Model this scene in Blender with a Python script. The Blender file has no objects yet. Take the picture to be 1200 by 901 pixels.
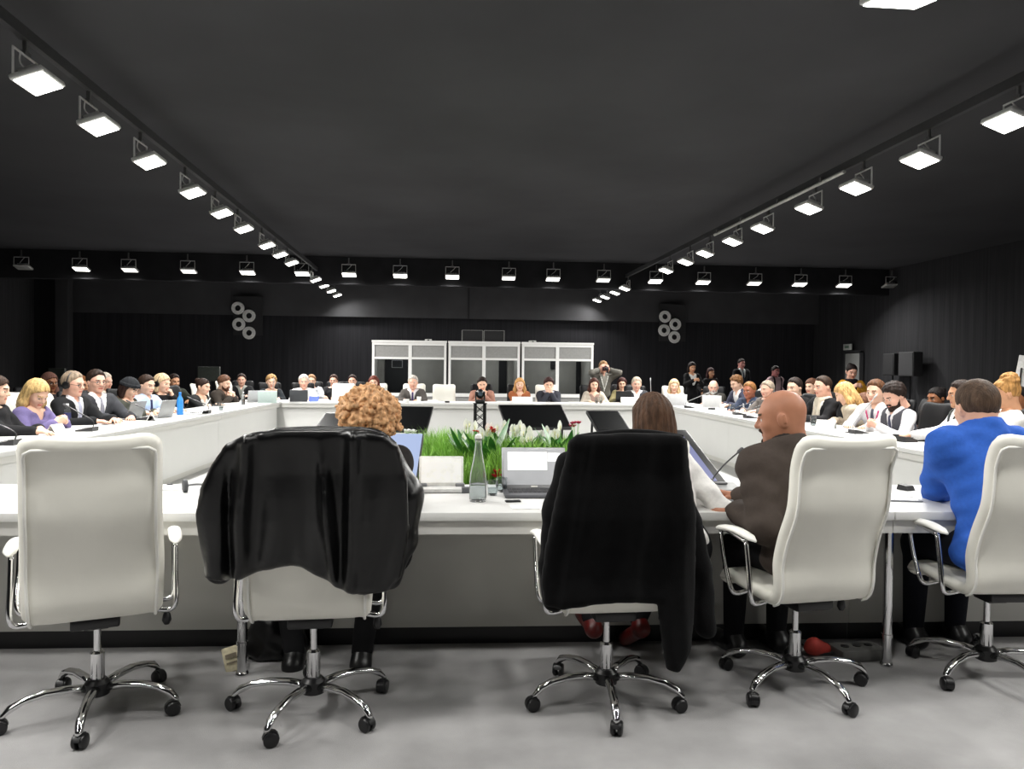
import bpy, math, random
import numpy as np
from mathutils import Vector, Matrix, Euler
random.seed(7)
rng = np.random.default_rng(7)
SC = bpy.context.scene
COL = SC.collection
R = math.radians
PI = math.pi

# ------------------------------------------------------------------ camera
F_PX = 900.0
CAM_H = 1.40
_psi = math.atan(84 / F_PX)
_rho = R(0.6)
_th = math.atan(18.5 / F_PX - math.tan(_psi) * _rho)
FWD = Vector((math.sin(_psi) * math.cos(_th), math.cos(_psi) * math.cos(_th), -math.sin(_th)))
_r0 = Vector((math.cos(_psi), -math.sin(_psi), 0))
_u0 = _r0.cross(FWD)
RGT = _r0 * math.cos(_rho) + _u0 * math.sin(_rho)
UPV = _u0 * math.cos(_rho) - _r0 * math.sin(_rho)
CAMP = Vector((0, 0, CAM_H))

def ray(px, py):
    return FWD + RGT * ((px - 600) / F_PX) + UPV * ((450.5 - py) / F_PX)
def at_y(px, py, Y):
    d = ray(px, py); return CAMP + d * (Y / d.y)
def at_z(px, py, Z):
    d = ray(px, py); return CAMP + d * ((Z - CAM_H) / d.z)
# the ring of tables stands turned a little against the lamp rows
TA = R(-1.7)
def tw(x, y, z=0.0):
    return Vector((x * math.cos(TA) - y * math.sin(TA), x * math.sin(TA) + y * math.cos(TA), z))
TX = Vector((math.cos(TA), math.sin(TA), 0)); TY = Vector((-math.sin(TA), math.cos(TA), 0))
def at_tx(px, py, xt):
    d = ray(px, py); return CAMP + d * (xt / d.dot(TX))
def at_ty(px, py, yt):
    d = ray(px, py); return CAMP + d * (yt / d.dot(TY))

cam_d = bpy.data.cameras.new('camera'); cam = bpy.data.objects.new('camera', cam_d); COL.objects.link(cam)
cam.matrix_world = Matrix(((RGT.x, UPV.x, -FWD.x, 0), (RGT.y, UPV.y, -FWD.y, 0), (RGT.z, UPV.z, -FWD.z, CAM_H), (0, 0, 0, 1)))
cam_d.sensor_width = 36; cam_d.lens = 36 * F_PX / 1200; cam_d.clip_start = 0.05; cam_d.clip_end = 100
SC.camera = cam
SC.view_settings.view_transform = 'Standard'; SC.view_settings.look = 'None'
SC.view_settings.gamma = 1; SC.view_settings.use_curve_mapping = False

# ------------------------------------------------------------------ materials
_mats = {}
def srgb(h):
    if isinstance(h, str):
        h = h.lstrip('#'); c = [int(h[i:i + 2], 16) / 255 for i in (0, 2, 4)]
    else: c = list(h)
    return tuple(x / 12.92 if x <= .04045 else ((x + .055) / 1.055) ** 2.4 for x in c)
def M(name, col, rough=.6, metal=0.0, var=.12, scale=25, bump=0.0, bscale=None, spec=None, emit=None, estr=0, stretch=None, trans=0, ior=1.45, sheen=0, coat=0, col2=None, detail=4, alpha=None):
    if name in _mats: return _mats[name]
    m = bpy.data.materials.new(name); m.use_nodes = True
    nt = m.node_tree; b = nt.nodes['Principled BSDF']
    c = srgb(col)
    tc = nt.nodes.new('ShaderNodeTexCoord'); mp = nt.nodes.new('ShaderNodeMapping')
    if stretch: mp.inputs['Scale'].default_value = stretch
    nt.links.new(tc.outputs['Object'], mp.inputs['Vector'])
    nz = nt.nodes.new('ShaderNodeTexNoise'); nz.inputs['Scale'].default_value = scale; nz.inputs['Detail'].default_value = detail
    nt.links.new(mp.outputs['Vector'], nz.inputs['Vector'])
    rp = nt.nodes.new('ShaderNodeValToRGB')
    c2 = srgb(col2) if col2 else tuple(x * (1 - var) for x in c)
    c1 = c if col2 else tuple(min(1, x * (1 + var)) for x in c)
    rp.color_ramp.elements[0].position = .33; rp.color_ramp.elements[1].position = .67
    rp.color_ramp.elements[0].color = (*c2, 1); rp.color_ramp.elements[1].color = (*c1, 1)
    nt.links.new(nz.outputs['Fac'], rp.inputs['Fac'])
    nt.links.new(rp.outputs['Color'], b.inputs['Base Color'])
    b.inputs['Roughness'].default_value = rough; b.inputs['Metallic'].default_value = metal
    if spec is not None: b.inputs['Specular IOR Level'].default_value = spec
    if sheen: b.inputs['Sheen Weight'].default_value = sheen
    if coat: b.inputs['Coat Weight'].default_value = coat
    if trans: b.inputs['Transmission Weight'].default_value = trans; b.inputs['IOR'].default_value = ior
    if emit: b.inputs['Emission Color'].default_value = (*srgb(emit), 1); b.inputs['Emission Strength'].default_value = estr
    if bump:
        n2 = nt.nodes.new('ShaderNodeTexNoise'); n2.inputs['Scale'].default_value = bscale or scale * 4; n2.inputs['Detail'].default_value = 3
        nt.links.new(mp.outputs['Vector'], n2.inputs['Vector'])
        bp = nt.nodes.new('ShaderNodeBump'); bp.inputs['Strength'].default_value = bump; bp.inputs['Distance'].default_value = .01
        nt.links.new(n2.outputs['Fac'], bp.inputs['Height']); nt.links.new(bp.outputs['Normal'], b.inputs['Normal'])
    _mats[name] = m
    return m
def cloth(col, rough=.85):
    return M('cloth ' + (col if isinstance(col, str) else str(col)), col, rough, var=.06, scale=60, bump=.15, bscale=300, spec=.2)
def hairm(col):
    return M('hair ' + col, col, .6, var=.38, scale=45, bump=.5, bscale=140, stretch=(1, 1, .25), spec=.18)
def skinm(col):
    return M('skin ' + col, col, .5, var=.07, scale=18, spec=.35)

# ------------------------------------------------------------------ objects
def tag(o, label=None, cat=None, group=None, kind=None):
    if label: o['label'] = label
    if cat: o['category'] = cat
    if group: o['group'] = group
    if kind: o['kind'] = kind
    return o
def empty(name, loc=(0, 0, 0), rz=0.0, label=None, cat=None, group=None):
    o = bpy.data.objects.new(name, None); COL.objects.link(o); o.empty_display_size = .1
    o.location = loc; o.rotation_euler = (0, 0, rz)
    return tag(o, label, cat, group)
def mesh_obj(name, V, Fc, mat, parent=None, smooth=False, fmat=None, loc=None):
    me = bpy.data.meshes.new(name)
    me.from_pydata([tuple(v) for v in V], [], [tuple(f) for f in Fc])
    for m in (mat if isinstance(mat, (list, tuple)) else [mat]): me.materials.append(m)
    if fmat is not None: me.polygons.foreach_set('material_index', np.asarray(fmat, dtype=np.int32))
    if smooth: me.polygons.foreach_set('use_smooth', np.ones(len(me.polygons), dtype=bool))
    me.update()
    o = bpy.data.objects.new(name, me); COL.objects.link(o)
    if parent: o.parent = parent
    if loc is not None: o.location = loc
    return o
def np_obj(name, V, Q, mats, fmat=None, parent=None, smooth=True):
    """V (n,3) floats, Q (m,4) quads"""
    me = bpy.data.meshes.new(name)
    n, m = len(V), len(Q)
    me.vertices.add(n); me.vertices.foreach_set('co', np.ascontiguousarray(V, dtype=np.float32).ravel())
    me.loops.add(m * 4); me.loops.foreach_set('vertex_index', np.ascontiguousarray(Q, dtype=np.int32).ravel())
    me.polygons.add(m); me.polygons.foreach_set('loop_start', np.arange(0, m * 4, 4, dtype=np.int32))
    for k in (mats if isinstance(mats, (list, tuple)) else [mats]): me.materials.append(k)
    if fmat is not None: me.polygons.foreach_set('material_index', np.asarray(fmat, dtype=np.int32))
    me.polygons.foreach_set('use_smooth', np.full(m, smooth, dtype=bool))
    me.update(calc_edges=True); me.validate()
    o = bpy.data.objects.new(name, me); COL.objects.link(o)
    if parent: o.parent = parent
    return o
def dup_tree(o, parent=None):
    c = o.copy(); COL.objects.link(c)
    if parent: c.parent = parent
    for ch in list(o.children): dup_tree(ch, c)
    return c

class MB:
    """collects shapes into one mesh"""
    def __init__(s): s.V = []; s.F = []; s.M = []; s.mi = 0
    def add(s, V, Fc, T=None):
        b = len(s.V)
        s.V += [(T @ Vector(v)) if T is not None else Vector(v) for v in V]
        for f in Fc: s.F.append(tuple(b + i for i in f)); s.M.append(s.mi)
        return s
    def box(s, c, d, T=None, bev=.0, taper=1.0):
        x, y, z = d[0] / 2, d[1] / 2, d[2] / 2
        if bev <= 0:
            V = [(sx * x * (taper if sz > 0 else 1), sy * y * (taper if sz > 0 else 1), sz * z) for sz in (-1, 1) for sy in (-1, 1) for sx in (-1, 1)]
            Fc = [(0, 2, 3, 1), (4, 5, 7, 6), (0, 1, 5, 4), (1, 3, 7, 5), (3, 2, 6, 7), (2, 0, 4, 6)]
            return s.add([(v[0] + c[0], v[1] + c[1], v[2] + c[2]) for v in V], Fc, T)
        b = min(bev, x * .99, y * .99, z * .99)
        rings = []
        for (zz, ins) in ((-z, b), (-z + b * .3, b * .3), (-z + b, 0), (z - b, 0), (z - b * .3, b * .3), (z, b)):
            t = 1 if zz < 0 else taper
            ring = []
            for k in range(4):
                cx = (x - b) * (1, -1, -1, 1)[k]; cy = (y - b) * (1, 1, -1, -1)[k]
                for j in range(4):
                    a = PI / 2 * (k + j / 3)
                    ring.append(((cx + (b - ins) * math.cos(a)) * t + c[0], (cy + (b - ins) * math.sin(a)) * t + c[1], zz + c[2]))
            rings.append(ring)
        return s.rings(rings, True, True, T)
    def rings(s, rings, cap0=True, cap1=True, T=None, closed=True):
        n = len(rings[0]); V = [p for r_ in rings for p in r_]; Fc = []
        for i in range(len(rings) - 1):
            for j in range(n if closed else n - 1):
                k = (j + 1) % n
                Fc.append((i * n + j, i * n + k, (i + 1) * n + k, (i + 1) * n + j))
        if cap0: Fc.append(tuple(range(n - 1, -1, -1)))
        if cap1: Fc.append(tuple((len(rings) - 1) * n + j for j in range(n)))
        return s.add(V, Fc, T)
    def tube(s, pts, r, n=10, T=None, closed=False, caps=True):
        pts = [Vector(p) for p in pts]; N = len(pts)
        rad = r if isinstance(r, (list, tuple)) else [r] * N
        rings = []; up = None
        for i, p in enumerate(pts):
            a = pts[(i - 1) % N] if (closed or i > 0) else p
            b = pts[(i + 1) % N] if (closed or i < N - 1) else p
            d = (b - a).normalized()
            if up is None:
                up = Vector((0, 0, 1)) if abs(d.z) < .9 else Vector((1, 0, 0))
            u = (up - d * up.dot(d)).normalized(); w = d.cross(u); up = u
            rings.append([p + (u * math.cos(2 * PI * k / n) + w * math.sin(2 * PI * k / n)) * rad[i] for k in range(n)])
        if closed: rings.append(rings[0]); return s.rings(rings, False, False, T)
        return s.rings(rings, caps, caps, T)
    def lathe(s, prof, n=20, T=None, c=(0, 0, 0)):
        rings = [[(c[0] + r_ * math.cos(2 * PI * k / n), c[1] + r_ * math.sin(2 * PI * k / n), c[2] + z) for k in range(n)] for r_, z in prof]
        return s.rings(rings, True, True, T)
    def ball(s, c, r, n=10, m=7, T=None):
        r = (r, r, r) if not isinstance(r, (tuple, list)) else r
        rings = []
        for i in range(m + 1):
            a = -PI / 2 + PI * (i + .001) / (m + .002)
            rings.append([(c[0] + r[0] * math.cos(a) * math.cos(2 * PI * k / n), c[1] + r[1] * math.cos(a) * math.sin(2 * PI * k / n), c[2] + r[2] * math.sin(a)) for k in range(n)])
        return s.rings(rings, True, True, T)
    def build(s, name, mat, parent=None, smooth=None, loc=None, angle=40):
        o = mesh_obj(name, s.V, s.F, mat, parent, True if smooth is None else smooth, s.M if isinstance(mat, (list, tuple)) else None, loc)
        if smooth is None:
            try:
                o.data.set_sharp_from_angle(angle=R(angle))
            except Exception: pass
        return o

def bez(pts, n=8):
    """Catmull-Rom through points"""
    P = [Vector(p) for p in pts]; out = []
    for i in range(len(P) - 1):
        p0 = P[max(i - 1, 0)]; p1 = P[i]; p2 = P[i + 1]; p3 = P[min(i + 2, len(P) - 1)]
        for k in range(n):
            t = k / n
            out.append(.5 * ((2 * p1) + (p2 - p0) * t + (2 * p0 - 5 * p1 + 4 * p2 - p3) * t * t + (3 * p1 - p0 - 3 * p2 + p3) * t ** 3))
    out.append(P[-1]); return out
def TR(loc=(0, 0, 0), rz=0, rx=0, ry=0):
    return Matrix.Translation(loc) @ Euler((rx, ry, rz)).to_matrix().to_4x4()

# ------------------------------------------------------------------ signed distance figures
def A(v): return np.array(v, dtype=np.float64)
class Grid:
    def __init__(s, lo, hi, h):
        s.h = h; s.lo = A(lo); s.n = np.maximum(2, np.ceil((A(hi) - s.lo) / h).astype(int) + 1)
        s.x = s.lo[0] + h * np.arange(s.n[0]); s.y = s.lo[1] + h * np.arange(s.n[1]); s.z = s.lo[2] + h * np.arange(s.n[2])
    def full(s): return np.full(tuple(s.n), 9.0, dtype=np.float32)
    def P(s): return s.x[:, None, None].astype(np.float32), s.y[None, :, None].astype(np.float32), s.z[None, None, :].astype(np.float32)
def cap(a, b, ra, rb=None, k=.03): return ('c', A(a), A(b), ra, ra if rb is None else rb, k)
def ell(c, r, rot=None, k=.03): return ('e', A(c), A(r), None if rot is None else np.array(rot.to_3x3() if hasattr(rot, 'to_3x3') else rot), k)
def bounds(prims, m=.05):
    lo = np.full(3, 1e9); hi = -lo
    for p in prims:
        if p[0] == 'c':
            r_ = max(p[3], p[4])
            lo = np.minimum(lo, np.minimum(p[1], p[2]) - r_); hi = np.maximum(hi, np.maximum(p[1], p[2]) + r_)
        else:
            r_ = p[2] if p[3] is None else np.full(3, p[2].max())
            lo = np.minimum(lo, p[1] - r_); hi = np.maximum(hi, p[1] + r_)
    return lo - m, hi + m
def field(prims, g, D=None, pad=.06):
    D = g.full() if D is None else D
    for p in prims:
        lo, hi = bounds([p], pad + p[-1])
        i0 = np.clip(np.floor((lo - g.lo) / g.h).astype(int), 0, g.n); i1 = np.clip(np.ceil((hi - g.lo) / g.h).astype(int) + 1, 0, g.n)
        if (i1 <= i0).any(): continue
        X = g.x[i0[0]:i1[0], None, None].astype(np.float32); Y = g.y[None, i0[1]:i1[1], None].astype(np.float32); Z = g.z[None, None, i0[2]:i1[2]].astype(np.float32)
        if p[0] == 'c':
            a, b = p[1], p[2]; ba = b - a; L2 = max(float(ba @ ba), 1e-9)
            t = np.clip(((X - a[0]) * ba[0] + (Y - a[1]) * ba[1] + (Z - a[2]) * ba[2]) / L2, 0, 1)
            d = np.sqrt((X - a[0] - t * ba[0]) ** 2 + (Y - a[1] - t * ba[1]) ** 2 + (Z - a[2] - t * ba[2]) ** 2) - (p[3] + (p[4] - p[3]) * t)
        else:
            c, r_, rot = p[1], p[2], p[3]
            x, y, z = X - c[0], Y - c[1], Z - c[2]
            if rot is not None:
                x, y, z = (rot[0, 0] * x + rot[1, 0] * y + rot[2, 0] * z, rot[0, 1] * x + rot[1, 1] * y + rot[2, 1] * z, rot[0, 2] * x + rot[1, 2] * y + rot[2, 2] * z)
            k0 = np.sqrt((x / r_[0]) ** 2 + (y / r_[1]) ** 2 + (z / r_[2]) ** 2)
            k1 = np.sqrt((x / r_[0] ** 2) ** 2 + (y / r_[1] ** 2) ** 2 + (z / r_[2] ** 2) ** 2) + 1e-6
            d = k0 * (k0 - 1) / k1
        k = p[-1]; sl = (slice(i0[0], i1[0]), slice(i0[1], i1[1]), slice(i0[2], i1[2]))
        o = D[sl]; hh = np.maximum(k - np.abs(o - d), 0)
        D[sl] = np.minimum(o, d) - hh * hh / (4 * k)
    return D
def nets(D, g):
    """naive surface nets -> verts, quads"""
    S = D < 0
    n = S.shape
    cs = np.zeros(tuple(k - 1 for k in n), dtype=np.int8)
    for dx in (0, 1):
        for dy in (0, 1):
            for dz in (0, 1):
                cs += S[dx:n[0] - 1 + dx, dy:n[1] - 1 + dy, dz:n[2] - 1 + dz]
    act = (cs > 0) & (cs < 8)
    I = np.argwhere(act)
    if len(I) == 0: return np.zeros((0, 3)), np.zeros((0, 4), int)
    idx = np.full(act.shape, -1, dtype=np.int32); idx[act] = np.arange(len(I))
    acc = np.zeros((len(I), 3)); cnt = np.zeros(len(I))
    C = {}
    for c in [(a, b, d) for a in (0, 1) for b in (0, 1) for d in (0, 1)]:
        C[c] = D[I[:, 0] + c[0], I[:, 1] + c[1], I[:, 2] + c[2]]
    for c in C:
        for ax in range(3):
            if c[ax]: continue
            e = list(c); e[ax] = 1; e = tuple(e)
            a, b = C[c], C[e]; m = (a < 0) != (b < 0)
            t = np.where(m, a / np.where(m, a - b, 1), 0)
            for q in range(3):
                acc[:, q] += np.where(m, c[q] + (t if q == ax else 0), 0)
            cnt += m
    V = g.lo + (I + acc / cnt[:, None]) * g.h
    Q = []
    for ax in range(3):
        u, w = (ax + 1) % 3, (ax + 2) % 3
        s0 = [slice(None)] * 3; s1 = [slice(None)] * 3
        s0[ax] = slice(0, n[ax] - 1); s1[ax] = slice(1, n[ax])
        E = np.argwhere(S[tuple(s0)] != S[tuple(s1)])
        E = E[(E[:, u] > 0) & (E[:, w] > 0) & (E[:, u] < n[u] - 1) & (E[:, w] < n[w] - 1)]
        if not len(E): continue
        inside = S[E[:, 0], E[:, 1], E[:, 2]]
        def cell(du, dw):
            k = E.copy(); k[:, u] -= du; k[:, w] -= dw
            return idx[k[:, 0], k[:, 1], k[:, 2]]
        q = np.stack([cell(1, 1), cell(0, 1), cell(0, 0), cell(1, 0)], 1)
        q[~inside] = q[~inside][:, ::-1]
        Q.append(q)
    return V, np.concatenate(Q)
def smin(a, b, k=.02):
    h = np.maximum(k - np.abs(a - b), 0); return np.minimum(a, b) - h * h / (4 * k)
def biggest(V, Q):
    """keep only the largest connected piece"""
    n = len(V)
    if n == 0: return V, Q
    lab = np.arange(n)
    e = np.concatenate([Q[:, [0, 1]], Q[:, [1, 2]], Q[:, [2, 3]], Q[:, [3, 0]]])
    while True:
        m = np.minimum(lab[e[:, 0]], lab[e[:, 1]])
        l2 = lab.copy(); np.minimum.at(l2, e[:, 0], m); np.minimum.at(l2, e[:, 1], m)
        l2 = l2[l2]; l2 = l2[l2]
        if (l2 == lab).all(): break
        lab = l2
    u, c = np.unique(lab, return_counts=True)
    keep = lab == u[c.argmax()]
    mp = np.cumsum(keep) - 1
    return V[keep], mp[Q[keep[Q[:, 0]]]]
# ------------------------------------------------------------------ people
_tpl = {}
def head_tpl(kind='m', h=.0055):
    key = ('head', kind, h)
    if key in _tpl: return _tpl[key]
    f = kind == 'f'
    jw = .040 if f else .048
    P = [ell((0, -.012, .028), (.075, .096, .090)), ell((0, .030, -.025), (.060, .064, .086), k=.04),
         ell((0, .040, -.078), (jw, .044, .034), k=.03), ell((0, .075, -.100), (.020, .017, .014), k=.02),
         cap((-.03, .080, .022), (.03, .080, .022), .012, k=.02),
         cap((0, .090, .012), (0, .109, -.026), .0075, .0125, k=.012), cap((-.011, .096, -.030), (.011, .096, -.030), .008, k=.01),
         ell((-.037, .062, -.030), (.020, .020, .018), k=.025), ell((.037, .062, -.030), (.020, .020, .018), k=.025),
         cap((-.017, .086, -.0585), (.017, .086, -.0585), .0055, k=.006), cap((-.014, .085, -.068), (.014, .085, -.068), .0060, k=.006)]
    nr = .050 if f else .058
    if kind == 'b': nr = .064
    P += [cap((0, -.022, -.05), (0, -.050, -.185), nr, nr * 1.08, k=.05)]
    g = Grid(*bounds(P, .03), h)
    D = field(P, g)
    X, Y, Z = g.P()
    for sx in (-1, 1):      # eye hollows, then the eyes
        d = np.sqrt((X - sx * .032) ** 2 + (Y - .094) ** 2 + ((Z - .000) * 1.3) ** 2) - .017
        hh = np.maximum(.012 - np.abs(D + d), 0); D = np.maximum(D, -d) + hh * hh / .048
    E = [ell((sx * .032, .0735, -.001), (.0135, .0125, .0125), k=.003) for sx in (-1, 1)]
    for sx in (-1, 1):
        E += [ell((sx * .078, -.012, -.012), (.009, .020, .031), Euler((R(-12), 0, R(-sx * 22))).to_matrix(), k=.012), cap((sx * .083, -.022, .010), (sx * .084, -.024, -.020), .006, k=.006)]
    D = field(E, g, D)
    V, Q = nets(D, g)
    c = V[Q].mean(1); fm = np.zeros(len(Q), int)
    fr = c[:, 1] > .05; ax = np.abs(c[:, 0])
    ey = fr & (((ax - .032) / .0135) ** 2 + ((c[:, 2] + .001) / .0068) ** 2 < 1) & (c[:, 1] > .07)
    fm[ey] = 2
    fm[ey & (np.abs(ax - .0315) < .0062)] = 3
    fm[fr & (ax > .012) & (ax < .050) & (np.abs(c[:, 2] - (.024 - .12 * (ax - .03) ** 2 * 40 * .1)) < .0045)] = 1
    fm[fr & (ax < .024) & (c[:, 2] < -.0535) & (c[:, 2] > -.0735) & (c[:, 1] > .080)] = 4
    _tpl[key] = (V, Q, fm); return _tpl[key]

def hand_tpl(pose='rest', h=.0045):
    key = ('hand', pose, h)
    if key in _tpl: return _tpl[key]
    curl = {'rest': (12, 22, 18), 'flat': (3, 6, 5), 'curl': (48, 62, 40), 'grip': (62, 78, 55)}[pose]
    P = []
    kn = [(-.027, .090, .004), (-.009, .095, .006), (.009, .092, .004), (.026, .084, 0)]
    ln = [(.042, .026, .020), (.046, .030, .022), (.043, .028, .021), (.034, .021, .018)]
    for i, (k, l) in enumerate(zip(kn, ln)):
        P.append(cap((k[0] * .55, .005, 0), k, .0135, .0115, k=.02))
        p = Vector(k); a = 0; sp = R((7, 2, -3, -8)[i])
        for j in range(3):
            a += R(curl[j] * (1, 1.05, 1.1, 1.2)[i])
            d = Vector((-math.sin(sp) * math.cos(a), math.cos(sp) * math.cos(a), -math.sin(a)))
            q = p + d * l[j]
            P.append(cap(p, q, .0092 - j * .0009, .0084 - j * .0012, k=.005)); p = q
    t = [(-.020, .022, -.006), (-.044, .050, -.012), (-.056, .078, -.018), (-.058, .102, -.024)] if pose in ('rest', 'flat') else [(-.020, .022, -.006), (-.038, .052, -.024), (-.034, .078, -.036), (-.018, .098, -.042)]
    for j in range(3): P.append(cap(t[j], t[j + 1], (.0155, .0115, .0098)[j], (.0115, .0098, .0080)[j], k=.010))
    P.append(cap((0, -.045, 0), (0, .02, 0), .024, .026, k=.02))
    g = Grid(*bounds(P, .012), h)
    D = field(P, g, pad=.02)
    V, Q = nets(D, g); V, Q = biggest(V, Q)
    _tpl[key] = (V, Q, np.zeros(len(Q), int)); return _tpl[key]

def hair_tpl(style, h=.007):
    key = ('hair', style, h)
    if key in _tpl: return _tpl[key]
    rs = np.random.default_rng(abs(hash(style)) % 1000 if False else sum(map(ord, style)))
    th = {'short': .016, 'crop': .012, 'thick': .022, 'fringe': .009, 'long': .016, 'bob': .018, 'bun': .010, 'beanie': .019, 'scarf': .016, 'sleek': .012, 'tousled': .022}.get(style, .012)
    r0 = A((.075, .096, .090)) + th
    if style == 'curly':
        P = [ell((0, -.020, .020), (.105, .115, .105))]
        for i in range(1500):
            v = rs.normal(size=3); v /= np.linalg.norm(v)
            if v[1] > .45 and v[2] < .35: continue
            c = A((0, -.022, .012)) + v * A((.128, .130, .120)) * rs.uniform(.80, 1.0)
            P.append(cap(c, c + rs.normal(size=3) * .009, rs.uniform(.006, .0105), None, k=.003))
    elif style == 'afro_puff':
        P = [ell((0, -.012, .028), r0)]
        for i in range(120):
            v = rs.normal(size=3); v /= np.linalg.norm(v)
            P.append(cap(A((0, -.045, .10)) + v * .055, A((0, -.045, .10)) + v * .06, rs.uniform(.012, .022), None, k=.01))
    else:
        P = [ell((0, -.012, .028 + (.004 if style in ('thick', 'tousled') else 0)), r0)]
    lower = []
    if style in ('long', 'scarf'):
        for sx in (-1, 1):
            lower += [cap((sx * .070, -.005, .045), (sx * .088, .000, -.10), .024, .034, k=.03), cap((sx * .088, .000, -.10), (sx * .086, .040, -.245), .034, .022, k=.03)]
        lower += [ell((0, -.070, -.08), (.088, .050, .18), k=.04)]
    if style in ('bob', 'sleek'):
        z = -.10 if style == 'bob' else -.15
        for sx in (-1, 1): lower += [cap((sx * .072, -.010, .045), (sx * .080, -.012, z), .022, .028, k=.03)]
        lower += [ell((0, -.055, -.045), (.092, .062, .105 - (z + .1) * .8), k=.04)]
    if style == 'bun': lower += [ell((0, -.105, .075), (.042, .040, .040), k=.01)]
    g = Grid(*bounds(P + lower, .03), h)
    D = field(P, g); X, Y, Z = g.P()
    if style == 'beanie':
        D = np.maximum(D, (.028 + Y * .18) - Z)
        D = smin(D, np.maximum(np.abs(np.sqrt((X / .096) ** 2 + ((Y + .012) / .117) ** 2 + ((Z - .03) / .15) ** 2) - 1) * .1 - .006, np.abs(Z - .045 - Y * .18) - .018), .01)
    elif style != 'curly':
        ys = [-.14, -.06, -.02, .005, .03, .055, .08, .11]
        zz = [-.085, -.07, -.03, .0, .035, .058, .078, .095]
        if style == 'short': zz = [-.080, -.068, -.03, -.01, .036, .062, .084, .10]
        if style == 'crop': zz = [-.100, -.085, -.045, -.02, .036, .062, .084, .10]
        if style in ('long', 'bob', 'bun', 'scarf', 'sleek'): zz = [-.1, -.09, -.06, -.03, .02, .05, .072, .09]
        zm = np.interp(Y, ys, zz).astype(np.float32)
        zm = zm + .006 * np.sin(X * 75 + 1) * np.sin(X * 31) + .003 * np.sin(X * 190 + Y * 150)
        if style == 'crop': D = D + np.clip(.012 - (Z - zm) * .28, 0, .013)
        elif style in ('short', 'thick', 'tousled', 'fringe'): D = D + np.clip(.013 - (Z - zm) * .42, 0, .013)
        D = np.maximum(D, zm - Z)
        if style == 'fringe':
            D = np.maximum(D, Z - .028 - np.clip(-Y, 0, .2) * .2)
        if lower: 
            L = field(lower, g)
            face = np.maximum(np.maximum(.018 + .0 * X - Y, np.abs(X) - (.060 - .0 * Z)), Z - .075)
            L = np.maximum(L, -np.maximum(face, -(Y - .02)))
            D = smin(D, L, .02)
    # strands
    ang = np.arctan2(X, -(Y + .012) + 1e-6)
    if style in ('long', 'bob', 'sleek', 'scarf', 'bun'):
        D = D + .0022 * np.sin(ang * 23 + Z * 9) + .0012 * np.sin(ang * 51 - Z * 14)
    elif style in ('thick', 'tousled'):
        a = .004 if style == 'thick' else .007
        D = D + a * np.sin(X * 110 + Z * 60) * np.sin(Y * 95 - Z * 40)
    elif style == 'curly':
        D = D + .0025 * np.sin(X * 330 + 40 * Z) * np.sin(Y * 310) * np.sin(Z * 320)
    else:
        D = D + (.0008 if style == 'crop' else .0024) * np.sin(X * 150 + Z * 90) * np.sin(Y * 130 + Z * 60)
    V, Q = nets(D, g)
    if style != 'fringe': V, Q = biggest(V, Q)
    _tpl[key] = (V, Q); return _tpl[key]

def beard_tpl(h=.006):
    if 'beard' in _tpl: return _tpl['beard']
    P = [ell((0, .040, -.078), (.056, .054, .045)), ell((0, .080, -.100), (.030, .026, .028), k=.02), cap((-.062, .01, -.02), (-.055, .03, -.075), .012), cap((.062, .01, -.02), (.055, .03, -.075), .012), cap((-.022, .096, -.048), (.022, .096, -.048), .008)]
    g = Grid(*bounds(P, .02), h); D = field(P, g); X, Y, Z = g.P()
    D = np.maximum(D, -(np.sqrt((X / .020) ** 2 + ((Z + .063) / .008) ** 2 + ((Y - .1) / .06) ** 2) - 1) * .008)
    D = np.maximum(D, Z + .040 - .9 * np.clip(np.abs(X) - .035, 0, 1)) + .002 * np.sin(X * 180) * np.sin(Z * 170)
    V, Q = nets(D, g); _tpl['beard'] = biggest(V, Q); return _tpl['beard']

def xf(V, m, s=1.0):
    m = np.array(m); return (V * s) @ m[:3, :3].T + m[:3, 3]
def ik(S, W, l1, l2, pole):
    d = W - S; L = max(min(d.length, l1 + l2 - .006), .12); u = d.normalized()
    a = (l1 * l1 - l2 * l2 + L * L) / (2 * L); hh = math.sqrt(max(l1 * l1 - a * a, 0))
    p = (pole - u * pole.dot(u)).normalized()
    return S + u * a + p * hh, S + u * L
def frame(fd, bk):
    y = Vector(fd).normalized(); z = Vector(bk); z = (z - y * z.dot(y)).normalized(); x = y.cross(z)
    return Matrix(((x.x, y.x, z.x), (x.y, y.y, z.y), (x.z, y.z, z.z)))

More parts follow.
